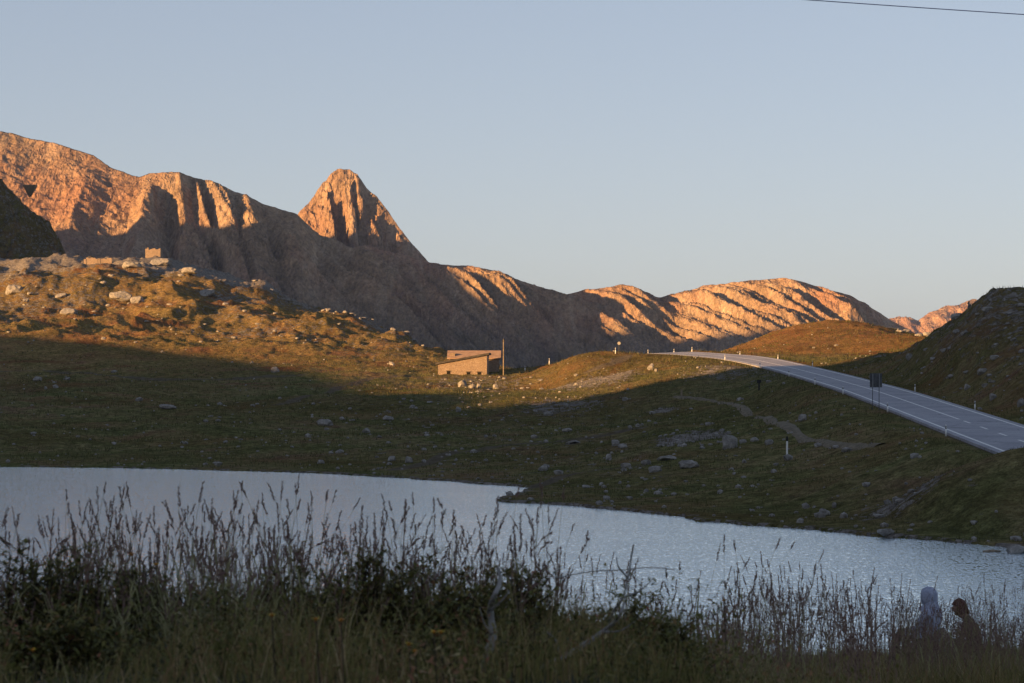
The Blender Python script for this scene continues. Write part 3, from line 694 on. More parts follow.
def blades(bx_, by_, bz_, h, w, lean, seed, seg=2, curve=1.0):
    r = np.random.RandomState(seed); n_ = len(bx_)
    az = r.uniform(0, 6.283, n_); la = r.uniform(0, 6.283, n_); ln = lean * r.uniform(.2, 1, n_) * h
    wx = np.cos(az) * w / 2; wy = np.sin(az) * w / 2
    V_ = np.zeros((n_, (seg + 1) * 2, 3))
    for k in range(seg + 1):
        t_ = k / seg; ww = (1 - t_) ** .7 if k < seg else .08
        cx = bx_ + np.cos(la) * ln * t_ ** (1 + curve); cy = by_ + np.sin(la) * ln * t_ ** (1 + curve); cz = bz_ + h * t_ * (1 - .12 * t_ * lean)
        V_[:, 2 * k] = np.stack([cx - wx * ww, cy - wy * ww, cz], 1); V_[:, 2 * k + 1] = np.stack([cx + wx * ww, cy + wy * ww, cz], 1)
    base = np.arange(n_)[:, None] * (seg + 1) * 2
    Fq = np.concatenate([base + np.array([2 * k, 2 * k + 1, 2 * k + 3, 2 * k + 2])[None] for k in range(seg)], 0)
    return V_.reshape(-1, 3), Fq, (seg + 1) * 2
N_T = 150000
ii = rng.randint(0, 520, N_T); jj = rng.randint(270, 830, N_T)
tx = X[ii, jj] + rng.uniform(-.5, .5, N_T); ty = Y[ii, jj] + rng.uniform(-.5, .5, N_T)
cl = fbm(tx / 5, ty / 5, 3, 71); okk = (sd[ii, jj] > .5) & (rd[ii, jj] > RW / 2 + .6) & (path[ii, jj] < .3) & (cl > -.35 + .4 * rng.rand(N_T))
tx, ty, cl = tx[okk], ty[okk], cl[okk]
hh = (.14 + .18 * rng.rand(len(tx)) + .12 * np.clip(cl, 0, 1)) * np.clip(ty / 200, .8, 1.8)
v_, f_, per = blades(tx, ty, ground(tx, ty) - .03, hh, .05 * np.clip(ty / 180, .8, 3), .5, 3, 1)
tone = np.repeat(np.clip(.35 + cl * .5 + rng.normal(0, .18, len(tx)), 0, 1), per)
tag(mesh_np('grass', v_, f_, M_TUFT, smooth=False, attrs=dict(tone=tone)), 'tufts of pasture grass on the far banks', kind='stuff')

# ------------------------------------------------------------------ stone huts, ruin, signal
def px_pt(px, d): return (px - 512) / F * d
def wall_prism(bm, x0, x1, y0, y1, zb, z0, z1):     # box whose top runs from z0 at x0 to z1 at x1
    vs = [bm.verts.new(c_) for c_ in [(x0, y0, zb), (x1, y0, zb), (x1, y1, zb), (x0, y1, zb), (x0, y0, z0), (x1, y0, z1), (x1, y1, z1), (x0, y1, z0)]]
    for f in [(0, 3, 2, 1), (4, 5, 6, 7), (0, 1, 5, 4), (1, 2, 6, 5), (2, 3, 7, 6), (3, 0, 4, 7)]: bm.faces.new([vs[k] for k in f])
hp = hit(462, 375.5)
hd = hp[1]; sc_ = hd / F
hut = empty('stone_hut', (px_pt(438, hd), hd, hp[2]), 0.0)
hut.rotation_euler[2] = -.06
tag(hut, 'low sunlit stone hut with a slanting dark roof and small openings at ground level', 'hut')
W_ = 49 * sc_; zl = 10.5 * sc_; zr = 19.5 * sc_
bm = bmesh.new(); wall_prism(bm, 0, W_, 0, 6.0, -1.2, zl, zr); wl = bm_obj('wall', bm, M_STONEW, hut)
bm = bmesh.new()
s_ = (zr - zl) / W_
for (a, b_) in [(-.5, W_ + .45)]:
    vs = []
    for y_ in (-.35, 6.3):
        for x_ in (a, b_):
            z_ = zl + s_ * x_; vs += [bm.verts.new((x_, y_, z_ + .03)), bm.verts.new((x_, y_, z_ + .42))]
    for f in [(0, 1, 3, 2), (4, 6, 7, 5), (1, 5, 7, 3), (0, 2, 6, 4), (0, 4, 5, 1), (2, 3, 7, 6)]: bm.faces.new([vs[k] for k in f])
bm_obj('roof', bm, M_SLATE, hut)
for (cx, w, h) in [(10.5, 3.4, 3.2), (30.5, 3.6, 2.2), (41.3, 3.6, 2.2)]:
    bm = bmesh.new(); bx(bm, (cx * sc_, -.005, h * sc_ / 2 + .06), (w * sc_, .12, h * sc_)); f = bm_obj('window', bm, M_DARKIN, hut)
    bm = bmesh.new(); bx(bm, (cx * sc_, -.06, h * sc_ + .14), (w * sc_ + .35, .2, .14)); bm_obj('lintel', bm, M_SLATE, f)
rh_d = hd + 8.5
rh = empty('stone_hut', (px_pt(449, rh_d), rh_d, hp[2] + .1), 0.0)
tag(rh, 'taller stone building with a pale flat gabled roof and stub chimney behind the low hut', 'building')
W2 = 50 * rh_d / F; ze = (EYE + (380 - 358.5) / F * rh_d) - rh.location.z; zt2 = (EYE + (380 - 351.5) / F * rh_d) - rh.location.z
bm = bmesh.new(); bx(bm, (W2 / 2, 3.6, (ze - 1.2) / 2), (W2, 7.0, ze + 1.2)); bm_obj('wall', bm, M_STONEW, rh)
bm = bmesh.new()
prof = [(-.4, ze - .1), (3.6, zt2), (7.6, ze - .1), (7.6, ze + .15), (3.6, zt2 + .25), (-.4, ze + .15)]
r0 = [bm.verts.new((-.4, y_, z_)) for y_, z_ in prof]; r1 = [bm.verts.new((W2 + .4, y_, z_)) for y_, z_ in prof]
for k in range(6): bm.faces.new((r0[k], r0[(k + 1) % 6], r1[(k + 1) % 6], r1[k]))
bm.faces.new(r0[::-1]); bm.faces.new(r1); bmesh.ops.recalc_face_normals(bm, faces=bm.faces)
rf = bm_obj('roof', bm, mottled('pale_slab_roof', (.26, .17, .115), (.38, .26, .18), 1.2, .9, .5, .06), rh)
bm = bmesh.new(); bx(bm, (.7, .9, ze + .35), (1.0, 1.0, 1.3)); bx(bm, (.7, .9, ze + 1.05), (1.2, 1.2, .14)); bm_obj('chimney', bm, M_STONEW, rf)
for yy in (2.0, 5.0):
    bm = bmesh.new(); bx(bm, (W2 + .005, yy, 1.7), (.12, .7, .8)); bm_obj('window', bm, M_DARKIN, rh)
# ruin on the hill top
rp = hit(153, 257); s = rp[1] / F
ru = empty('stone_ruin', tuple(rp)); tag(ru, 'roofless sunlit stone ruin standing on the hilltop crag', 'ruin')
bm = bmesh.new(); w = 15 * s
for k in range(9):
    hk = (8.5 + rng.uniform(-2.2, .6)) * s if 1 < k < 8 else (7.5 + rng.uniform(-1, 1)) * s
    bx(bm, (-w / 2 + (k + .5) * w / 9, 0, hk / 2 - .6), (w / 9 * 1.0, .9 + .004 * k, hk + 1.2))
bm_obj('wall', bm, M_STONEW, ru)
bm = bmesh.new(); bx(bm, (-w / 2 + .35, 2.4, 3.2 * s), (.7, 3.8, 8 * s)); bx(bm, (w / 2 - .35, 2.4, 3.4 * s), (.7, 3.8, 8.6 * s)); bm_obj('wall', bm, M_STONEW, ru)
lp = hit(98, 263); s = lp[1] / F
bm = bmesh.new()
for k in range(12):
    hk = (5 + rng.uniform(-1.3, 1.0)) * s; bx(bm, (-14 * s + (k + .5) * 28 * s / 12, .15 * math.sin(k), hk / 2 - .5), (28 * s / 12, .8 + .005 * k, hk + 1))
o = bm_obj('stone_wall', bm, M_STONEW); o.location = lp; tag(o, 'low crumbling dry stone wall left of the hilltop ruin', 'wall')
# inverted pyramid survey signal on the dark hillside
sd0 = 1000.0; sx = px_pt(29.5, sd0); z_base = EYE + (380 - 199) / F * sd0 - 1.0; s = sd0 / F
sg = empty('survey_signal', (sx, sd0 + 1.0, z_base)); tag(sg, 'dark slatted inverted pyramid signal on a mast on the dark hillside', 'signal')
bm = bmesh.new(); tube(bm, [(0, 0, -4), (0, 0, 15.5 * s + 1)], .16, 8); bm_obj('mast', bm, M_METAL, sg)
bm = bmesh.new()
for k in range(9):
    t_ = k / 8; hw = (1.0 + 5.2 * t_) * s; z_ = (4.0 + 10.5 * t_) * s + .6
    for a in (0, math.pi / 2):
        for sg_ in (-1, 1):
            Mx = Matrix.Rotation(a, 4, 'Z'); c_ = Mx @ Vector((0, sg_ * hw, z_)); bx(bm, c_, (hw * 2.05, .07, .42), Mx)
bm_obj('slat_panel', bm, M_WOOD, sg)
for a in range(4):
    bm = bmesh.new(); an = math.pi / 4 + a * math.pi / 2
    tube(bm, [(math.cos(an) * 1.2 * s, math.sin(an) * 1.2 * s, 3.5 * s + .5), (math.cos(an) * 8.7 * s, math.sin(an) * 8.7 * s, 14.8 * s + .8)], .1, 6); bm_obj('strut', bm, M_METAL, sg)
# cairn on the right skyline
cpnt = hit(969, 304); s = cpnt[1] / F
ca = empty('rock_cairn', tuple(cpnt)); tag(ca, 'small dark pile of stones standing on the right skyline', 'cairn')
for k, (w, z) in enumerate([(4.6, 0), (4.0, 1.6), (3.2, 3.2), (2.6, 4.6), (1.7, 5.9)]):
    o = bpy.data.objects.new('stone', ROCKS[(k * 3) % 10]); o.scale = (w * s / 1.8, w * s / 1.9, 1.9 * s / 1.6); o.location = (rng.uniform(-.04, .04), 0, (z + .3) * s); o.rotation_euler = (0, 0, k); link(o, ca)

# ------------------------------------------------------------------ roadside posts
def make_post():
    root = empty('roadside_post', (0, 0, 0))
    bm = bmesh.new(); r0 = bmesh.ops.create_cone(bm, cap_ends=True, segments=12, radius1=.075, radius2=.068, depth=.62, matrix=Matrix.Translation((0, 0, .31)))
    bm_obj('pole', bm, M_WHITE, root, True)
    bm = bmesh.new(); bmesh.ops.create_cone(bm, cap_ends=True, segments=12, radius1=.073, radius2=.071, depth=.20, matrix=Matrix.Translation((0, 0, .72))); b_ = bm_obj('black_band', bm, M_BLACK, root, True)
    bm = bmesh.new(); bx(bm, (0, -.075, .72), (.05, .02, .12)); bm_obj('reflector', bm, M_WHITE, b_)
    bm = bmesh.new(); bmesh.ops.create_cone(bm, cap_ends=True, segments=12, radius1=.068, radius2=.03, depth=.15, matrix=Matrix.Translation((0, 0, .895))); bm_obj('cap', bm, M_WHITE, root, True)
    return root
def copy_tree(o, parent=None):
    c_ = o.copy(); COL.objects.link(c_); c_.parent = parent
    for ch in list(o.children): copy_tree(ch, c_)
    return c_
def on_road(px, off):
    q = road_pt(off); pp = 512 + q[:, 0] / q[:, 1] * F; i = int(np.argmin(np.abs(pp - px) + (q[:, 1] > 452) * 1e3))
    lo, hi = max(i - 1, 0), min(i + 1, len(q) - 1); t_ = (px - pp[lo]) / (pp[hi] - pp[lo]) if abs(pp[hi] - pp[lo]) > 1e-6 else 0
    p = q[lo] + (q[hi] - q[lo]) * np.clip(t_, 0, 1); return Vector((p[0], p[1], min(p[2], float(ground(p[0], p[1])) + .05)))
proto = make_post(); first = True
POSTS = [(946, 'n', 'nearest white post with black band on the lake side of the road'), (887.6, 'n', 'white post on the lake side of the road just right of the dark signboard'),
         (843, 'n', 'third white post from the right on the lake side of the road'), (815, 'n', 'fourth white post from the right on the lake side of the road'),
         (789, 'n', 'fifth white post from the right on the lake side of the road'), (760, 'n', 'sixth white post on the lake side, above the dark trail marker'),
         (725, 'n', 'short white post on the lake side where the road begins to bend'),
         (975, 'f', 'nearest white post on the hill side of the road'), (915, 'f', 'white post on the hill side of the road right of the dark signboard'),
         (812.5, 'f', 'white post on the hill side in front of the dark foot of the orange hill'), (778, 'f', 'white post on the hill side under the top of the orange hill'),
         (740, 'f', 'white post on the hill side where the orange hill meets the road')]
def put_post(p, lab, sc=1.0):
    global first
    o = proto if first else copy_tree(proto); first = False
    o.location = p; o.scale = (sc, sc, sc); tag(o, lab, 'roadside post', 'white roadside posts')
for px, sd_n, lab in POSTS: put_post(on_road(px, -.45 if sd_n == 'n' else RW + .45), lab)
for px, d, lab in [(692, 470, 'rightmost of the small white posts against the dark valley on the road crest'), (674, 471, 'middle of the small white posts on the road crest'),
                   (648, 472, 'small white post on the road crest near the knoll')]:
    x = px_pt(px, d); put_post((x, d, float(ground(x, d))), lab, 1.15)
p = hit(615.5, 354.5); put_post(p, 'white post just left of the round sign on the knoll', 1.2)
p = hit(549.3, 364); put_post(p, 'white post at the left end of the sunlit knoll', 1.25)
p = hit(525, 372); put_post(p, 'faint white post beyond the dip between hut and knoll', 1.15)
# round sign on the knoll
p = hit(619, 355); s = p[1] / F
g = empty('road_sign', tuple(p)); tag(g, 'pale round sign on a thin pole on top of the knoll', 'sign')
bm = bmesh.new(); tube(bm, [(0, 0, 0), (0, 0, 12 * s)], .045, 8); bm_obj('pole', bm, M_METAL, g)
bm = bmesh.new(); bmesh.ops.create_cone(bm, cap_ends=True, segments=24, radius1=1.6 * s, radius2=1.6 * s, depth=.05, matrix=Matrix.Translation((0, -.08, 10.6 * s)) @ Matrix.Rotation(R(90), 4, 'X')); bm_obj('sign_plate', bm, mottled('faded_sign', (.30, .29, .27), (.36, .35, .33), 6, .7), g)
# dark signboard seen from behind
q = on_road(876, -1.0); s = q[1] / F
g = empty('signboard', tuple(q), .12); tag(g, 'dark back of a large signboard on two thin legs beside the road', 'signboard')
top = (q[2] - EYE) / q[1] * F
bw_, bh_ = 12.5 * s, 14.0 * s; zc = (HY - 380.3) / F * q[1] + EYE - q[2]
bm = bmesh.new(); bx(bm, (0, 0, zc), (bw_, .05, bh_)); bm_obj('board', bm, M_METAL, g)
for sx_ in (-1, 1):
    bm = bmesh.new(); tube(bm, [(sx_ * bw_ * .27, .07, -.3), (sx_ * bw_ * .27, .07, zc + bh_ / 2)], .035, 8); bm_obj('leg', bm, M_METAL, g)
    bm = bmesh.new(); bx(bm, (sx_ * bw_ * .27, -.06, zc), (.09, .06, bh_ * .96)); bm_obj('rail', bm, mottled('galvanised', (.16, .17, .18), (.22, .23, .24), 4, .5), g)
# tall white stake, trail marker, small post, wooden poles
p = hit(787, 456); s = p[1] / F
g = empty('marker_stake', tuple(p)); tag(g, 'tall thin white stake with a dark tip in the grass above the lake', 'stake')
bm = bmesh.new(); tube(bm, [(0, 0, -.1), (.01, 0, 14.2 * s)], .085, 8); bm_obj('pole', bm, M_WHITE, g); bm = bmesh.new(); tube(bm, [(.01, 0, 14.2 * s), (.012, 0, 19 * s)], .09, 8); bm_obj('tip', bm, M_BLACK, g)
p = hit(759, 390); s = p[1] / F
g = empty('trail_marker', tuple(p)); tag(g, 'dark trail marker with a wider top in the grass below the road', 'trail marker')
bm = bmesh.new(); bx(bm, (0, 0, 4.5 * s), (1.6 * s, .12, 9.5 * s)); bm_obj('pole', bm, M_BLACK, g); bm = bmesh.new(); bx(bm, (0, -.1, 9.0 * s), (4.2 * s, .06, 3.0 * s)); bm_obj('sign_plate', bm, M_BLACK, g)
p = hit(681.5, 396); s = p[1] / F
g = empty('wooden_post', tuple(p)); tag(g, 'short weathered wooden post at the left end of the gravel track', 'post')
bm = bmesh.new(); tube(bm, [(0, 0, -.2), (0, 0, 6.5 * s)], .12, 8); bm_obj('pole', bm, M_WOOD, g)
p = hit(503.5, 375.5); s = p[1] / F
g = empty('utility_pole', tuple(p)); tag(g, 'tall sunlit wooden utility pole right of the stone hut', 'utility pole')
bm = bmesh.new(); tube(bm, [(0, 0, -.3), (.0, 0, 35.5 * s)], [.12, .09], 10); bm_obj('pole', bm, M_WOOD, g)
bm = bmesh.new(); tube(bm, [(0, 0, 35.5 * s), (0, 0, 36.6 * s)], [.16, .05], 10); bm_obj('cap', bm, M_METAL, g)
bm = bmesh.new(); tube(bm, [(-.25, -.1, 34 * s), (.25, -.1, 34 * s)], .04, 6); bm_obj('crossarm', bm, M_METAL, g)
# cable across the top right corner
a = Vector(at(803, -.5, 62)); b_ = Vector(at(1024, 14.5, 62)); dv = (b_ - a)
pts = [a + dv * t_ + Vector((0, 0, .02 * ((t_ - .5) ** 2 - .25))) for t_ in np.linspace(-5, 4, 60)]
bm = bmesh.new(); tube(bm, pts, .012, 6); o = bm_obj('power_cable', bm, mottled('cable_sheath', (.10, .10, .24), (.13, .13, .30), 8, .5), None, True); tag(o, 'thin dark cable crossing the sky at the upper right corner', 'cable')
# driftwood at the right shore
bm = bmesh.new(); tube(bm, [(-.5, 0, .02), (0, .05, .05), (.48, .02, .03)], [.05, .08, .04], 8); o = bm_obj('driftwood_log', bm, M_WOOD, None, True); d_ = F * EYE / (552 - HY); o.location = (px_pt(992, d_), d_, .01)
tag(o, 'short dark log floating near the reddish rock at the right shore', 'log')
# small sunlit bush at the road crest
# ------------------------------------------------------------------ foreground vegetation
M_FGRASS = toned('bank_grass', [(0, (.06, .058, .022)), (.35, (.19, .18, .058)), (.6, (.28, .22, .09)), (.8, (.24, .13, .075)), (1, (.50, .40, .22))], .3)
M_STALK = toned('seed_stalks', [(0, (.26, .27, .11)), (.5, (.28, .20, .14)), (1, (.17, .10, .10))], .2)
M_LEAF = toned('shrub_leaves', [(0, (.050, .055, .018)), (.5, (.14, .138, .040)), (.8, (.20, .15, .05)), (1, (.27, .10, .055))], .25, .55)
M_TWIG = mottled('shrub_bark', (.030, .022, .016), (.06, .045, .034), 12)
M_BLEACH = mottled('bleached_wood', (.16, .155, .15), (.28, .27, .26), 14, .8, .5, .004)
M_YELLOW = mottled('yellow_petals', (.45, .33, .02), (.60, .46, .04), 20, .6)
M_ORANGE = mottled('orange_petals', (.40, .15, .02), (.5, .22, .03), 20, .6)
def nz(x, y): return near_z(np.asarray(x, float), np.asarray(y, float))
rv = np.random.RandomState(77)
# dense short grass on the whole bank
def area(nb_, y0, y1, pxa=-140, pxb=1164):
    y = np.sqrt(rv.uniform(y0 ** 2, y1 ** 2, nb_)); x = (rv.uniform(pxa, pxb, nb_) - 512) / F * y; return x, y
VV, FF, TT, nv = [], [], [], 0
for cnt, y0, y1, h0, h1, wd, sg in [(15000, 7.2, 13, .12, .34, .007, 3), (42000, 13, 24, .16, .48, .009, 2), (80000, 24, 48, .14, .42, .014, 2)]:
    x, y = area(cnt, y0, y1); q = fbm(x / 1.3, y / 2.2, 3, 15)
    h = rv.uniform(h0, h1, cnt) * np.clip(1 + q * .5, .4, 1.6)
    if y0 < 13: h *= .7 * np.clip(1 + q, .3, 1.7)
    v_, f_, per = blades(x, y, nz(x, y) - .02, h, wd, .55, int(y0), sg, 1.2)
    VV.append(v_); FF.append(f_ + nv); nv += len(v_); TT.append(np.repeat(np.clip(.36 + q * .4 + rv.normal(0, .26, cnt), 0, 1), per))
tag(mesh_np('grass', np.vstack(VV), np.vstack(FF), M_FGRASS, smooth=False, attrs=dict(tone=np.concatenate(TT))), 'dark tangled grass covering the foreground bank', kind='stuff')

# broad leaved herbs and dwarf shrubs between the grass
NL = 60000; y = 7.3 + 7.5 * rv.rand(NL) ** 1.1; x = (rv.uniform(-140, 1164, NL) - 512) / F * y; q = fbm(x / .5, y / .7, 3, 91); q2 = fbm(x / .9, y / 1.2, 2, 92)
kp = q > -.25 + .35 * rv.rand(NL); x, y, q, q2 = x[kp], y[kp], q[kp], q2[kp]; NL = len(x)
z = nz(x, y) + rv.rand(NL) ** .8 * (.12 + .34 * np.clip(q + .4, 0, 1)); az = rv.uniform(0, 6.283, NL); el = rv.uniform(-.3, 1.1, NL); l = rv.uniform(.012, .034, NL)
o = np.stack([np.cos(az) * np.cos(el), np.sin(az) * np.cos(el), np.sin(el)], 1) * l[:, None]; sdv = np.stack([-np.sin(az), np.cos(az), rv.uniform(-.4, .4, NL)], 1) * (l * .24)[:, None]; c0 = np.stack([x, y, z], 1)
Vl = np.stack([c0, c0 + o * .5 + sdv, c0 + o, c0 + o * .5 - sdv], 1).reshape(-1, 3); Fl = np.arange(NL * 4).reshape(-1, 4)
M_HERB = toned('herb_leaves', [(0, (.035, .035, .014)), (.35, (.12, .125, .035)), (.6, (.21, .18, .06)), (.8, (.25, .10, .06)), (1, (.40, .33, .16))], .3)
tag(mesh_np('ground_cover', Vl, Fl, M_HERB, smooth=False, attrs=dict(tone=np.repeat(np.clip(.42 + q2 * .4 + rv.normal(0, .16, NL), 0, 1), 4))), 'low leafy herbs between the grass in the foreground', kind='stuff')

# tall seed stalks.  each: a curved thin stem and a narrow feathered head
def stalks(px_lo, px_hi, d_lo, d_hi, top_lo, top_hi, cnt, seed, head=(.06, .17), rad=.0016, kind='reed', nleaf=1):
    r = np.random.RandomState(seed); V_, F_, T_, n0 = [], [], [], 0
    px = r.uniform(px_lo, px_hi, cnt); d = r.uniform(d_lo, d_hi, cnt); top = r.uniform(0, 1, cnt) ** .55 * (top_hi - top_lo) + top_lo
    cl = fbm(px / 40.0, np.zeros(cnt) + seed, 2, seed); top = top - cl * 22 - (10 if d_hi < 19 else 4)
    for i in range(cnt):
        x0 = (px[i] - 512) / F * d[i]; y0 = d[i]; z0 = float(nz(x0, y0)); zt_ = EYE + (HY - top[i]) / F * d[i]; h = zt_ - z0
        if h < .2 or h > 1.5: continue
        az = r.uniform(0, 6.283); ln = r.uniform(.02, .28) * h
        P = []
        for k in range(6):
            t_ = k / 5; P.append(np.array([x0 + math.cos(az) * ln * t_ ** 2.2, y0 + math.sin(az) * ln * t_ ** 2.2, z0 + h * t_ * (1 - .06 * t_)]))
        P = np.array(P); tone = r.uniform(.2, .7)
        # stem: crossed strips
        for wv in ((1, 0, 0), (0, 1, 0)):
            w = np.array(wv) * rad; k0 = n0
            for k in range(6):
                s_ = 1 - .5 * k / 5; V_ += [P[k] - w * s_, P[k] + w * s_]; T_ += [tone * (1 - k / 8)] * 2
            F_ += [(k0 + 2 * k, k0 + 2 * k + 1, k0 + 2 * k + 3, k0 + 2 * k + 2) for k in range(5)]; n0 += 12
        dirv = P[5] - P[4]; dirv /= np.linalg.norm(dirv)
        hl = r.uniform(*head); ns = int(12 + hl * 130)
        if kind == 'open': ns = 34; hl *= 1.7
        for q in range(ns):
            t_ = q / ns; c_ = P[5] - dirv * hl * (1 - t_); a = r.uniform(0, 6.283)
            out = np.array([math.cos(a), math.sin(a), 0])
            if kind == 'open':
                c_ = c_ + out * (1 - t_) * hl * .38 + np.array([0, 0, .02]); l = .012; w = .0045; sp = out * .4 + dirv
            else:
                l = r.uniform(.012, .026) * (1.15 - t_ * .6); w = .0040; sp = dirv + out * r.uniform(.15, .5); c_ = c_ + out * .002
            sp = sp / np.linalg.norm(sp); sd2 = np.cross(sp, [r.uniform(-1, 1), r.uniform(-1, 1), .3]); sd2 /= np.linalg.norm(sd2) + 1e-6
            V_ += [c_, c_ + sp * l * .5 - sd2 * w, c_ + sp * l, c_ + sp * l * .5 + sd2 * w]; F_.append((n0, n0 + 1, n0 + 2, n0 + 3)); n0 += 4; T_ += [.8 + .2 * r.rand()] * 4
        for q in range(nleaf):
            tb = r.uniform(.15, .65); c_ = P[0] + (P[5] - P[0]) * tb; a = r.uniform(0, 6.283); out = np.array([math.cos(a), math.sin(a), 0]); sd2 = np.array([-out[1], out[0], 0]) * .004
            L_ = r.uniform(.12, .26); m1 = c_ + out * L_ * .25 + np.array([0, 0, L_ * .6]); m2 = c_ + out * L_ * .6 + np.array([0, 0, L_ * .85])
            V_ += [c_ - sd2, c_ + sd2, m1 + sd2, m1 - sd2, m2 + sd2 * .2, m2 - sd2 * .2]; F_ += [(n0, n0 + 1, n0 + 2, n0 + 3), (n0 + 3, n0 + 2, n0 + 4, n0 + 5)]; n0 += 6; T_ += [.15] * 6
    return np.array(V_), np.array(F_), np.array(T_)
def weeds(px_lo, px_hi, d_lo, d_hi, top_lo, top_hi, cnt, seed):   # dock like stalks, upright narrow leaves and pods
    r = np.random.RandomState(seed); V_, F_, T_, n0 = [], [], [], 0
    px = r.uniform(px_lo, px_hi, cnt); cl = perlin(px / 30.0, np.zeros(cnt) + .5, seed)
    for i in range(cnt):
        d = r.uniform(d_lo, d_hi); x0 = (px[i] - 512) / F * d; z0 = float(nz(x0, d)); top = r.uniform(0, 1) ** .6 * (top_hi - top_lo) + top_lo - cl[i] * 14
        h = EYE + (HY - top) / F * d - z0
        if h < .25 or h > 1.7: continue
        az = r.uniform(0, 6.283); ln = r.uniform(.02, .2) * h; nb = 1 + r.randint(0, 4)
        for b_ in range(nb):
            t0 = 0 if b_ == 0 else r.uniform(.35, .8); a2 = r.uniform(0, 6.283); hh_ = h if b_ == 0 else h * r.uniform(.75, .98)
            base = np.array([x0 + math.cos(az) * ln * t0 ** 2, d + math.sin(az) * ln * t0 ** 2, z0 + h * t0])
            tip = np.array([x0 + math.cos(az) * ln + (0 if b_ == 0 else math.cos(a2) * .14 * h), d + math.sin(az) * ln, z0 + hh_])
            w = np.array([.0038 if b_ == 0 else .0026, 0, 0]); mid = base * .5 + tip * .5 + np.array([0, 0, .03 * h])
            V_ += [base - w, base + w, mid + w * .8, mid - w * .8, tip + w * .5, tip - w * .5]; F_ += [(n0, n0 + 1, n0 + 2, n0 + 3), (n0 + 3, n0 + 2, n0 + 4, n0 + 5)]; n0 += 6; T_ += [.6] * 6
            dv_ = tip - base; L = np.linalg.norm(dv_); dv_ /= L
            for q in range(int(16 * L / .4) + 8):
                t_ = r.uniform(.25 if b_ == 0 else .1, 1) ** .7; c_ = base + (tip - base) * t_ + np.array([0, 0, .03 * h * 4 * t_ * (1 - t_)])
                a = r.uniform(0, 6.283); out = np.array([math.cos(a), math.sin(a), 0]); sp = dv_ + out * r.uniform(.2, .8); sp /= np.linalg.norm(sp)
                l = r.uniform(.025, .06) * (1.2 - .6 * t_); w2 = np.cross(sp, out); w2 = w2 / (np.linalg.norm(w2) + 1e-6) * l * .13
                V_ += [c_, c_ + sp * l * .45 - w2, c_ + sp * l, c_ + sp * l * .45 + w2]; F_.append((n0, n0 + 1, n0 + 2, n0 + 3)); n0 += 4; T_ += [r.uniform(.55, 1)] * 4
    return np.array(V_), np.array(F_), np.array(T_)
parts = [stalks(55, 300, 12, 17, 472, 560, 230, 1), stalks(-20, 520, 11.5, 18, 488, 600, 240, 2), stalks(300, 560, 12, 17, 484, 590, 240, 3), stalks(540, 760, 13, 20, 525, 650, 190, 4),
         stalks(60, 420, 12, 16, 540, 610, 260, 5, nleaf=4), stalks(730, 830, 17, 24, 520, 600, 90, 6), stalks(790, 1040, 22, 32, 560, 640, 240, 7), stalks(900, 1040, 24, 34, 575, 650, 420, 8, kind='open', nleaf=1),
         stalks(500, 800, 16, 26, 575, 660, 380, 9, kind='open', nleaf=3), stalks(-20, 300, 11, 15, 560, 620, 160, 10, nleaf=4),
         stalks(880, 1030, 29, 32.6, 612, 655, 190, 21), stalks(885, 1000, 27, 32, 600, 640, 90, 22, kind='open'), weeds(890, 1010, 28, 32, 608, 640, 50, 23),
         weeds(720, 905, 19, 26, 556, 625, 110, 11), weeds(905, 1040, 24, 33, 590, 645, 90, 12), weeds(430, 560, 12, 15, 510, 590, 26, 13), weeds(600, 760, 14, 20, 585, 650, 60, 14), weeds(20, 420, 12, 16, 500, 580, 34, 15)]
VV, FF, TT, nv = [], [], [], 0
for v_, f_, t_ in parts:
    VV.append(v_); FF.append(f_ + nv); TT.append(t_); nv += len(v_)
tag(mesh_np('tall_grass', np.vstack(VV), np.vstack(FF), M_STALK, smooth=False, attrs=dict(tone=np.concatenate(TT))), 'tall seed stalks and dead weeds standing against the water', kind='stuff')

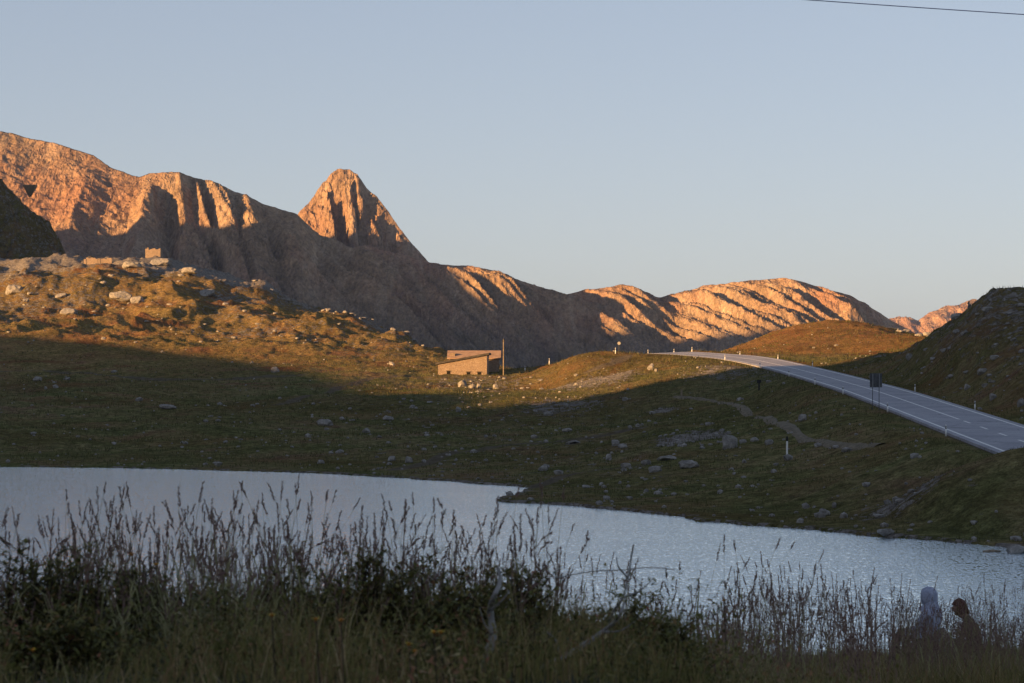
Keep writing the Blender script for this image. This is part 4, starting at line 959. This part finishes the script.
# shrubs
def shrub(px, d, top, wpx, seed, label, dens=1.0, leaf=.027):
    r = np.random.RandomState(seed); cx = px_pt(px, d); z0 = float(nz(cx, d)) - .05; h = (EYE + (HY - top) / F * d - z0) * 1.05; hw = wpx / 2 / F * d
    root = empty('shrub', (cx, d, z0)); tag(root, label, 'shrub', 'leafy shrubs on the near bank')
    bm = bmesh.new(); V_, F_, T_, n0 = [], [], [], 0
    nst = int((22 + hw * 62) * dens)
    for s_ in range(nst):
        u = r.uniform(-1, 1); hh_ = h * (1 - .55 * abs(u) ** 2.2) * r.uniform(.5, 1.0) ** .7; tip = np.array([u * hw, r.uniform(-.35, .35) * min(hw, .5), hh_]); b0 = np.array([u * hw * .35 + r.uniform(-.05, .05), r.uniform(-.08, .08), 0])
        Pm = b0 * .5 + tip * .5 + np.array([u * hw * .18, 0, hh_ * .08]); pts = [(1 - t_) ** 2 * b0 + 2 * t_ * (1 - t_) * Pm + t_ ** 2 * tip for t_ in np.linspace(0, 1, 6)]
        tube(bm, pts, [.007, .006, .005, .004, .003, .0015], 5)
        pts = np.array(pts); tw = [(pts, 0)]
        for q in range(r.randint(3, 6)):       # side shoots
            t_ = r.uniform(.35, .95); p0 = pts[0] * 0 + np.array([np.interp(t_, np.linspace(0, 1, 6), pts[:, k]) for k in range(3)]); a = r.uniform(0, 6.283)
            p1 = p0 + np.array([math.cos(a) * .11, math.sin(a) * .11, r.uniform(.03, .12)]) * r.uniform(.5, 1.2); tube(bm, [p0, (p0 + p1) / 2 + np.array([0, 0, .01]), p1], [.003, .002, .001], 4); tw.append((np.array([p0, (p0 + p1) / 2, p1]), 1))
        for P, kk in tw:
            nl = int(r.uniform(18, 32)) if kk == 0 else int(r.uniform(9, 16))
            for q in range(nl):
                t_ = r.uniform(.30, 1.0) if kk == 0 else r.uniform(.15, 1.05); c_ = np.array([np.interp(t_, np.linspace(0, 1, len(P)), P[:, k]) for k in range(3)]); a = r.uniform(0, 6.283); el = r.uniform(-.2, 1.0)
                o = np.array([math.cos(a) * math.cos(el), math.sin(a) * math.cos(el), math.sin(el)]); l = leaf * r.uniform(.7, 1.5); sdv = np.cross(o, [r.uniform(-.4, .4), r.uniform(-.4, .4), 1]); sdv /= np.linalg.norm(sdv); up = np.cross(sdv, o) * l * .12; w = sdv * l * .30
                c_ = c_ + o * .006
                V_ += [c_, c_ + o * l * .5 + w + up, c_ + o * l, c_ + o * l * .5 - w + up, c_ + o * l * .5]; F_ += [(n0, n0 + 4, n0 + 2, n0 + 1), (n0, n0 + 3, n0 + 2, n0 + 4)]; n0 += 5
                T_ += [float(np.clip(r.normal(.42, .22) + .15 * math.sin(s_), 0, 1))] * 5
    bm_obj('stem', bm, M_TWIG, root, True)
    mesh_np('foliage', V_, F_, M_LEAF, root, smooth=False, attrs=dict(tone=T_))
SH = [(10, 11.5, 546, 150, 1, 'dark shrub filling the bottom left corner'), (75, 12.0, 545, 95, 2, 'upright leafy shrub with reddish tips near the left edge against the water'),
      (135, 12.6, 572, 90, 3, 'low shrub between the upright left shrub and the green stalks'), (205, 12.2, 588, 110, 4, 'low dark shrub under the tallest cluster of seed stalks'),
      (300, 12.5, 558, 130, 5, 'broad leafy shrub left of the foreground centre'), (365, 12.2, 548, 120, 6, 'leafy shrub with the highest rounded top left of centre'),
      (425, 12.8, 556, 110, 7, 'leafy shrub right beside the highest rounded one'), (470, 11.8, 566, 90, 8, 'dense shrub left of the bleached upright branch'),
      (520, 12.2, 568, 100, 9, 'dense dark shrub right of the bleached upright branch'), (580, 12.6, 612, 110, 10, 'shrub behind the slanting bleached branch'),
      (640, 12.4, 602, 110, 11, 'rightmost leafy shrub with a ragged top against the water'), (672, 12.8, 640, 70, 12, 'small low shrub at the foot of the water gap'),
      (250, 10.6, 640, 180, 13, 'shadowy shrub low in the front left of centre'), (410, 10.4, 640, 180, 14, 'shadowy shrub low in the front at the centre'), (60, 10.4, 628, 180, 15, 'shadowy shrub low in the front near the left corner'),
      (560, 10.8, 655, 130, 16, 'shadowy shrub low in the front right of centre')]
for a in SH: shrub(*a)

# bare bleached branches
def snag(name, pts, rads, twigs, d, label):
    P0 = at(*pts[0], d); o_ = empty(name, tuple(P0)); tag(o_, label, 'branch'); bm = bmesh.new()
    W_ = [at(px, py, d) - P0 + np.array([0, .05 * math.sin(i * 2.1), 0]) for i, (px, py) in enumerate(pts)]; C_ = catmull(np.array(W_), 4); rr = np.interp(np.linspace(0, 1, len(C_)), np.linspace(0, 1, len(rads)), rads)
    tube(bm, [tuple(q) for q in C_], [float(q) for q in rr], 8); bm_obj('limb', bm, M_BLEACH, o_, True)
    for tw in twigs:
        bm = bmesh.new(); W_ = [at(px, py, d) - P0 + np.array([0, -.03 * i, 0]) for i, (px, py) in enumerate(tw)]; C_ = catmull(np.array(W_), 4)
        tube(bm, [tuple(q) for q in C_], [float(q) for q in np.linspace(.006, .002, len(C_))], 6); bm_obj('twig', bm, M_BLEACH, o_, True)
snag('bare_branch', [(482, 720), (484, 683), (487, 655), (493, 636), (490, 612), (494, 596), (500, 582), (498, 568)], [.024, .021, .018, .014, .010, .005], [[(493, 636), (484, 622), (480, 606)], [(491, 610), (502, 600), (509, 590)]], 10.2, 'pale bleached crooked branch standing upright in the shrubs')
snag('bare_branch', [(515, 700), (540, 672), (560, 658), (582, 646), (604, 632), (618, 616), (626, 598)], [.020, .016, .013, .011, .008, .004], [[(560, 658), (556, 640), (546, 630)], [(604, 632), (620, 630), (634, 620)]], 10.4, 'pale bleached branch slanting up to the right')
snag('bare_branch', [(604, 640), (612, 615), (622, 598), (628, 578), (632, 556), (633, 544)], [.008, .007, .006, .005, .004], [[(622, 598), (640, 590), (654, 576)], [(628, 578), (618, 566), (616, 556)]], 12.0, 'thin dark bare twig rising against the water right of centre')
snag('bare_branch', [(556, 578), (580, 574), (600, 570), (622, 570), (650, 568), (674, 569)], [.003, .003, .0025, .002], [], 12.2, 'thin bare twig lying level across the water')
# flowers
def flower(px, py, d, mat, label, size=.020, n_=9):
    p = at(px, py, d); z0 = float(nz(p[0], p[1])); g = empty('wild_flower', (p[0], p[1], z0)); tag(g, label, 'flower', 'small flowers in the foreground'); h = p[2] - z0
    bm = bmesh.new(); tube(bm, [(.03, 0, 0), (.01, 0, h * .5), (0, 0, h)], [.003, .0025, .002], 5); bm_obj('stem', bm, M_TWIG, g)
    bm = bmesh.new(); r = random.Random(int(px))
    for k in range(n_):
        a = 2 * math.pi * k / n_; o = Vector((math.cos(a), math.sin(a) * .9 - .2, .35 + r.uniform(-.2, .3))); sdv = o.cross(Vector((0, 0, 1))).normalized() * size * .28
        c_ = Vector((0, 0, h)); vs = [bm.verts.new(q) for q in (c_, c_ + o * size * .6 + sdv, c_ + o * size, c_ + o * size * .6 - sdv)]; bm.faces.new(vs)
    bm_obj('petals', bm, mat, g)
    bm = bmesh.new(); bmesh.ops.create_icosphere(bm, subdivisions=2, radius=size * .35, matrix=Matrix.Translation((0, -.004, h + .004))); bm_obj('flower_centre', bm, M_ORANGE, g, True)
for px, py, m_, lab in [(272, 616, M_YELLOW, 'yellow flower alone below the broad shrub left of centre'), (316, 620, M_YELLOW, 'pale yellow flower in the middle of the shrub shadow'), (341, 621, M_ORANGE, 'orange yellow flower right of the pale yellow one'),
                        (434, 633, M_YELLOW, 'yellow flower, left one of the close pair near the upright branch'), (441, 633, M_YELLOW, 'yellow flower, right one of the close pair near the upright branch'),
                        (409, 645, M_YELLOW, 'dull yellow flower below left of the close pair'), (415, 652, M_YELLOW, 'lowest dull yellow flower below the close pair'),
                        (132, 555, M_ORANGE, 'orange flower head against the water among the left stalks'), (156, 565, M_YELLOW, 'yellow flower right below the orange flower head'),
                        (724, 601, M_ORANGE, 'orange flower head against the water right of the shrubs'), (33, 651, M_YELLOW, 'yellow flower in the dark bottom left corner')]:
    flower(px, py, 8.4 if py > 605 and px < 500 else 12.0, m_, lab, .019 if py > 605 else .022)

# ------------------------------------------------------------------ people sitting on the bank
def body(name, P, E, Rr, loc, rz, mats, region, label, ssub=2):
    me = bpy.data.meshes.new(name); me.from_pydata([tuple(p) for p in P], E, []); me.update(); o = bpy.data.objects.new(name, me); COL.objects.link(o)
    sk = o.modifiers.new('s', 'SKIN'); 
    if not me.skin_vertices: me.attributes
    o.modifiers.new('u', 'SUBSURF').levels = ssub; o.modifiers['u'].render_levels = ssub
    return o
def person(loc, rz, lean, bow, mats, label, hooded):
    top, skin, hairm, legs = mats
    P, E, Rr = [], [], []
    def v(p, r, frm=None):
        P.append(p); Rr.append(r); i = len(P) - 1
        if frm is not None: E.append((frm, i))
        return i
    sp = lambda z, y=0: (0, y + lean * max(z - .1, 0), z)
    pel = v(sp(.10), (.165, .13)); a = v(sp(.24), (.150, .115), pel); b_ = v(sp(.38), (.165, .125), a); ch = v(sp(.49), (.165, .115), b_); nk = v(sp(.57, .01), (.065, .065), ch)
    y0 = lean * .47; hd1 = v((0, y0 + .03 + bow * .05, .64), (.062, .070), nk); hd2 = v((0, y0 + .05 + bow * .12, .72), (.072, .090), hd1); hd3 = v((0, y0 + .05 + bow * .16, .79), (.066, .080), hd2)
    for s in (-1, 1):
        sh = v((s * .17, lean * .4, .50), (.062, .062), ch); el = v((s * .25, lean * .25 + .10, .27), (.046, .046), sh); wr = v((s * .13, .33, .24), (.030, .028), el); pm = v((s * .08, .40, .24), (.040, .020), wr)
        for k in range(4):
            f1 = v((s * (.045 + .020 * k), .445 + .006 * (k in (1, 2)), .235), (.010, .009), pm); v((s * (.042 + .019 * k), .468 + .01 * (k in (1, 2)), .212), (.008, .008), f1)
        t1 = v((s * .030, .39, .255), (.011, .010), pm); v((s * .012, .415, .262), (.009, .009), t1)
        hp_ = v((s * .10, .06, .09), (.095, .090), pel); kn = v((s * .15, .44, .22), (.066, .066), hp_); an = v((s * .14, .56, -.20), (.044, .044), kn); v((s * .15, .70, -.25), (.042, .030), an)
    me = bpy.data.meshes.new('person'); me.from_pydata(P, E, []); o = bpy.data.objects.new('person', me); COL.objects.link(o)
    o.modifiers.new('s', 'SKIN'); 
    for i, r in enumerate(Rr): me.skin_vertices[0].data[i].radius = r
    me.skin_vertices[0].data[0].use_root = True
    u = o.modifiers.new('u', 'SUBSURF'); u.levels = 2
    dg = bpy.context.evaluated_depsgraph_get(); m2 = bpy.data.meshes.new_from_object(o.evaluated_get(dg)); o.modifiers.clear(); o.data = m2; o.name = 'person'
    for m_ in (top, skin, legs): m2.materials.append(m_)
    hc = Vector(P[hd2])
    for w in m2.vertices:      # nose, chin and brow
        q = w.co - hc
        if q.y > .05 and abs(q.x) < .02 and -.03 < q.z < .02: w.co.y += .018
        if q.y > .04 and abs(q.x) < .03 and -.09 < q.z < -.06: w.co.y += .008
    for p in m2.polygons:
        c_ = p.center; p.use_smooth = True
        p.material_index = 1 if (c_.z > .60 and (c_ - hc).length < .16) or (c_.y > .34 and abs(c_.x) < .15 and .18 < c_.z < .30 and abs(c_.x) < .13) else (2 if c_.z < .14 or c_.y > .2 and c_.z < .32 and abs(c_.x) > .09 and c_.z < .30 and c_.y > .36 else 0)
    o.location = loc; o.rotation_euler = (0, 0, rz); tag(o, label, 'person')
    for s in (-1, 1):
        bm = bmesh.new(); bmesh.ops.create_icosphere(bm, subdivisions=2, radius=.011, matrix=Matrix.Translation(hc + Vector((s * .028, .076, .012)))); bm_obj('eye', bm, M_BLACK, o, True)
        bm = bmesh.new(); bmesh.ops.create_icosphere(bm, subdivisions=2, radius=.024, matrix=Matrix.Translation(hc + Vector((s * .076, -.005, 0))) @ Matrix.Diagonal((.4, .7, 1.2, 1))); bm_obj('ear', bm, skin, o, True)
    bm = bmesh.new(); bx(bm, hc + Vector((0, .078, -.040)), (.040, .012, .010)); bm_obj('mouth', bm, mottled('lips', (.18, .07, .06), (.2, .08, .07)), o)
    # hood or hair: shell round the head, open at the face
    bm = bmesh.new(); bmesh.ops.create_icosphere(bm, subdivisions=4, radius=1.0)
    for w in bm.verts:
        d3 = w.co.copy(); k = 1 + .10 * float(perlin(np.array([d3.x * 4 + 2.0]), np.array([d3.z * 4 + d3.y * 2]), 3)[0]) * (1.0 if not hooded else .5)
        if hooded: w.co = Vector((d3.x * .118 * k, d3.y * .130 * k - .020, d3.z * .138 * k + (.010 if d3.z > 0 else -.015)))
        else: w.co = Vector((d3.x * .100 * k, d3.y * .112 * k - .022, d3.z * .125 * k + .020))
        w.co += hc
    dele = [f for f in bm.faces if (f.calc_center_median() - hc).y > (.062 if hooded else .045) and (f.calc_center_median() - hc).z < (.085 if hooded else .055)]
    bmesh.ops.delete(bm, geom=dele, context='FACES')
    h_ = bm_obj('hood' if hooded else 'hair', bm, top if hooded else hairm, o, True); so = h_.modifiers.new('t', 'SOLIDIFY'); so.thickness = .012
    if hooded:
        bm = bmesh.new(); tube(bm, [hc + Vector((0, -.045, -.03)), hc + Vector((0, -.055, -.10)), hc + Vector((0, -.05, -.16)), hc + Vector((0, -.03, -.21))], [.095, .105, .135, .165], 20, False); bm_obj('hood_collar', bm, top, h_, True)
    if not hooded:
        bm = bmesh.new(); tube(bm, [hc + Vector((0, -.09, .02)), hc + Vector((0, -.12, -.06)), hc + Vector((.01, -.11, -.14))], [.05, .055, .02], 12); bm_obj('hair_tail', bm, hairm, h_, True)
    return o
M_HOOD = mottled('blue_grey_fleece', (.28, .31, .42), (.38, .42, .54), 22, .9, .4, .01, True); M_COAT = mottled('dark_brown_coat', (.07, .056, .045), (.11, .09, .07), 18, .9, .4, .01, True)
M_SKIN = mottled('skin', (.30, .19, .14), (.36, .23, .17), 30, .6); M_HAIR = mottled('auburn_hair', (.055, .022, .014), (.10, .038, .020), 60, .6, .6, .01); M_TROUS = mottled('dark_trousers', (.03, .032, .04), (.05, .052, .06), 20, .9)
def seat_person(px, top_y, d, htop, **kw):
    x = px_pt(px, d); z = EYE + (HY - top_y) / F * d - htop; g_ = float(nz(x, d))
    return x, d, z, g_
x, d, z, g_ = seat_person(932, 585, 34.0, .89); person((x, d, z), R(50), .02, .1, (M_HOOD, M_SKIN, M_HAIR, M_TROUS), 'person sitting in a blue grey hoodie with the hood up by the water', True)
boulder(Vector((x, d - .02, z - .14)), .75, max(z - g_, .25) + .25, label='low stone under the person in the hoodie, hidden in grass', sink=.5, rz=.3)
x, d, z, g_ = seat_person(975, 600, 34.4, .84); person((x + .06, d, z), R(95), .35, .8, (M_COAT, M_SKIN, M_HAIR, M_TROUS), 'person with auburn hair and dark coat bending forward to the left', False)
boulder(Vector((x + .06, d, z - .14)), .75, max(z - g_, .25) + .25, label='low stone under the bending person, hidden in grass', sink=.5, rz=.1)
print('near', round(z, 2), round(g_, 2))
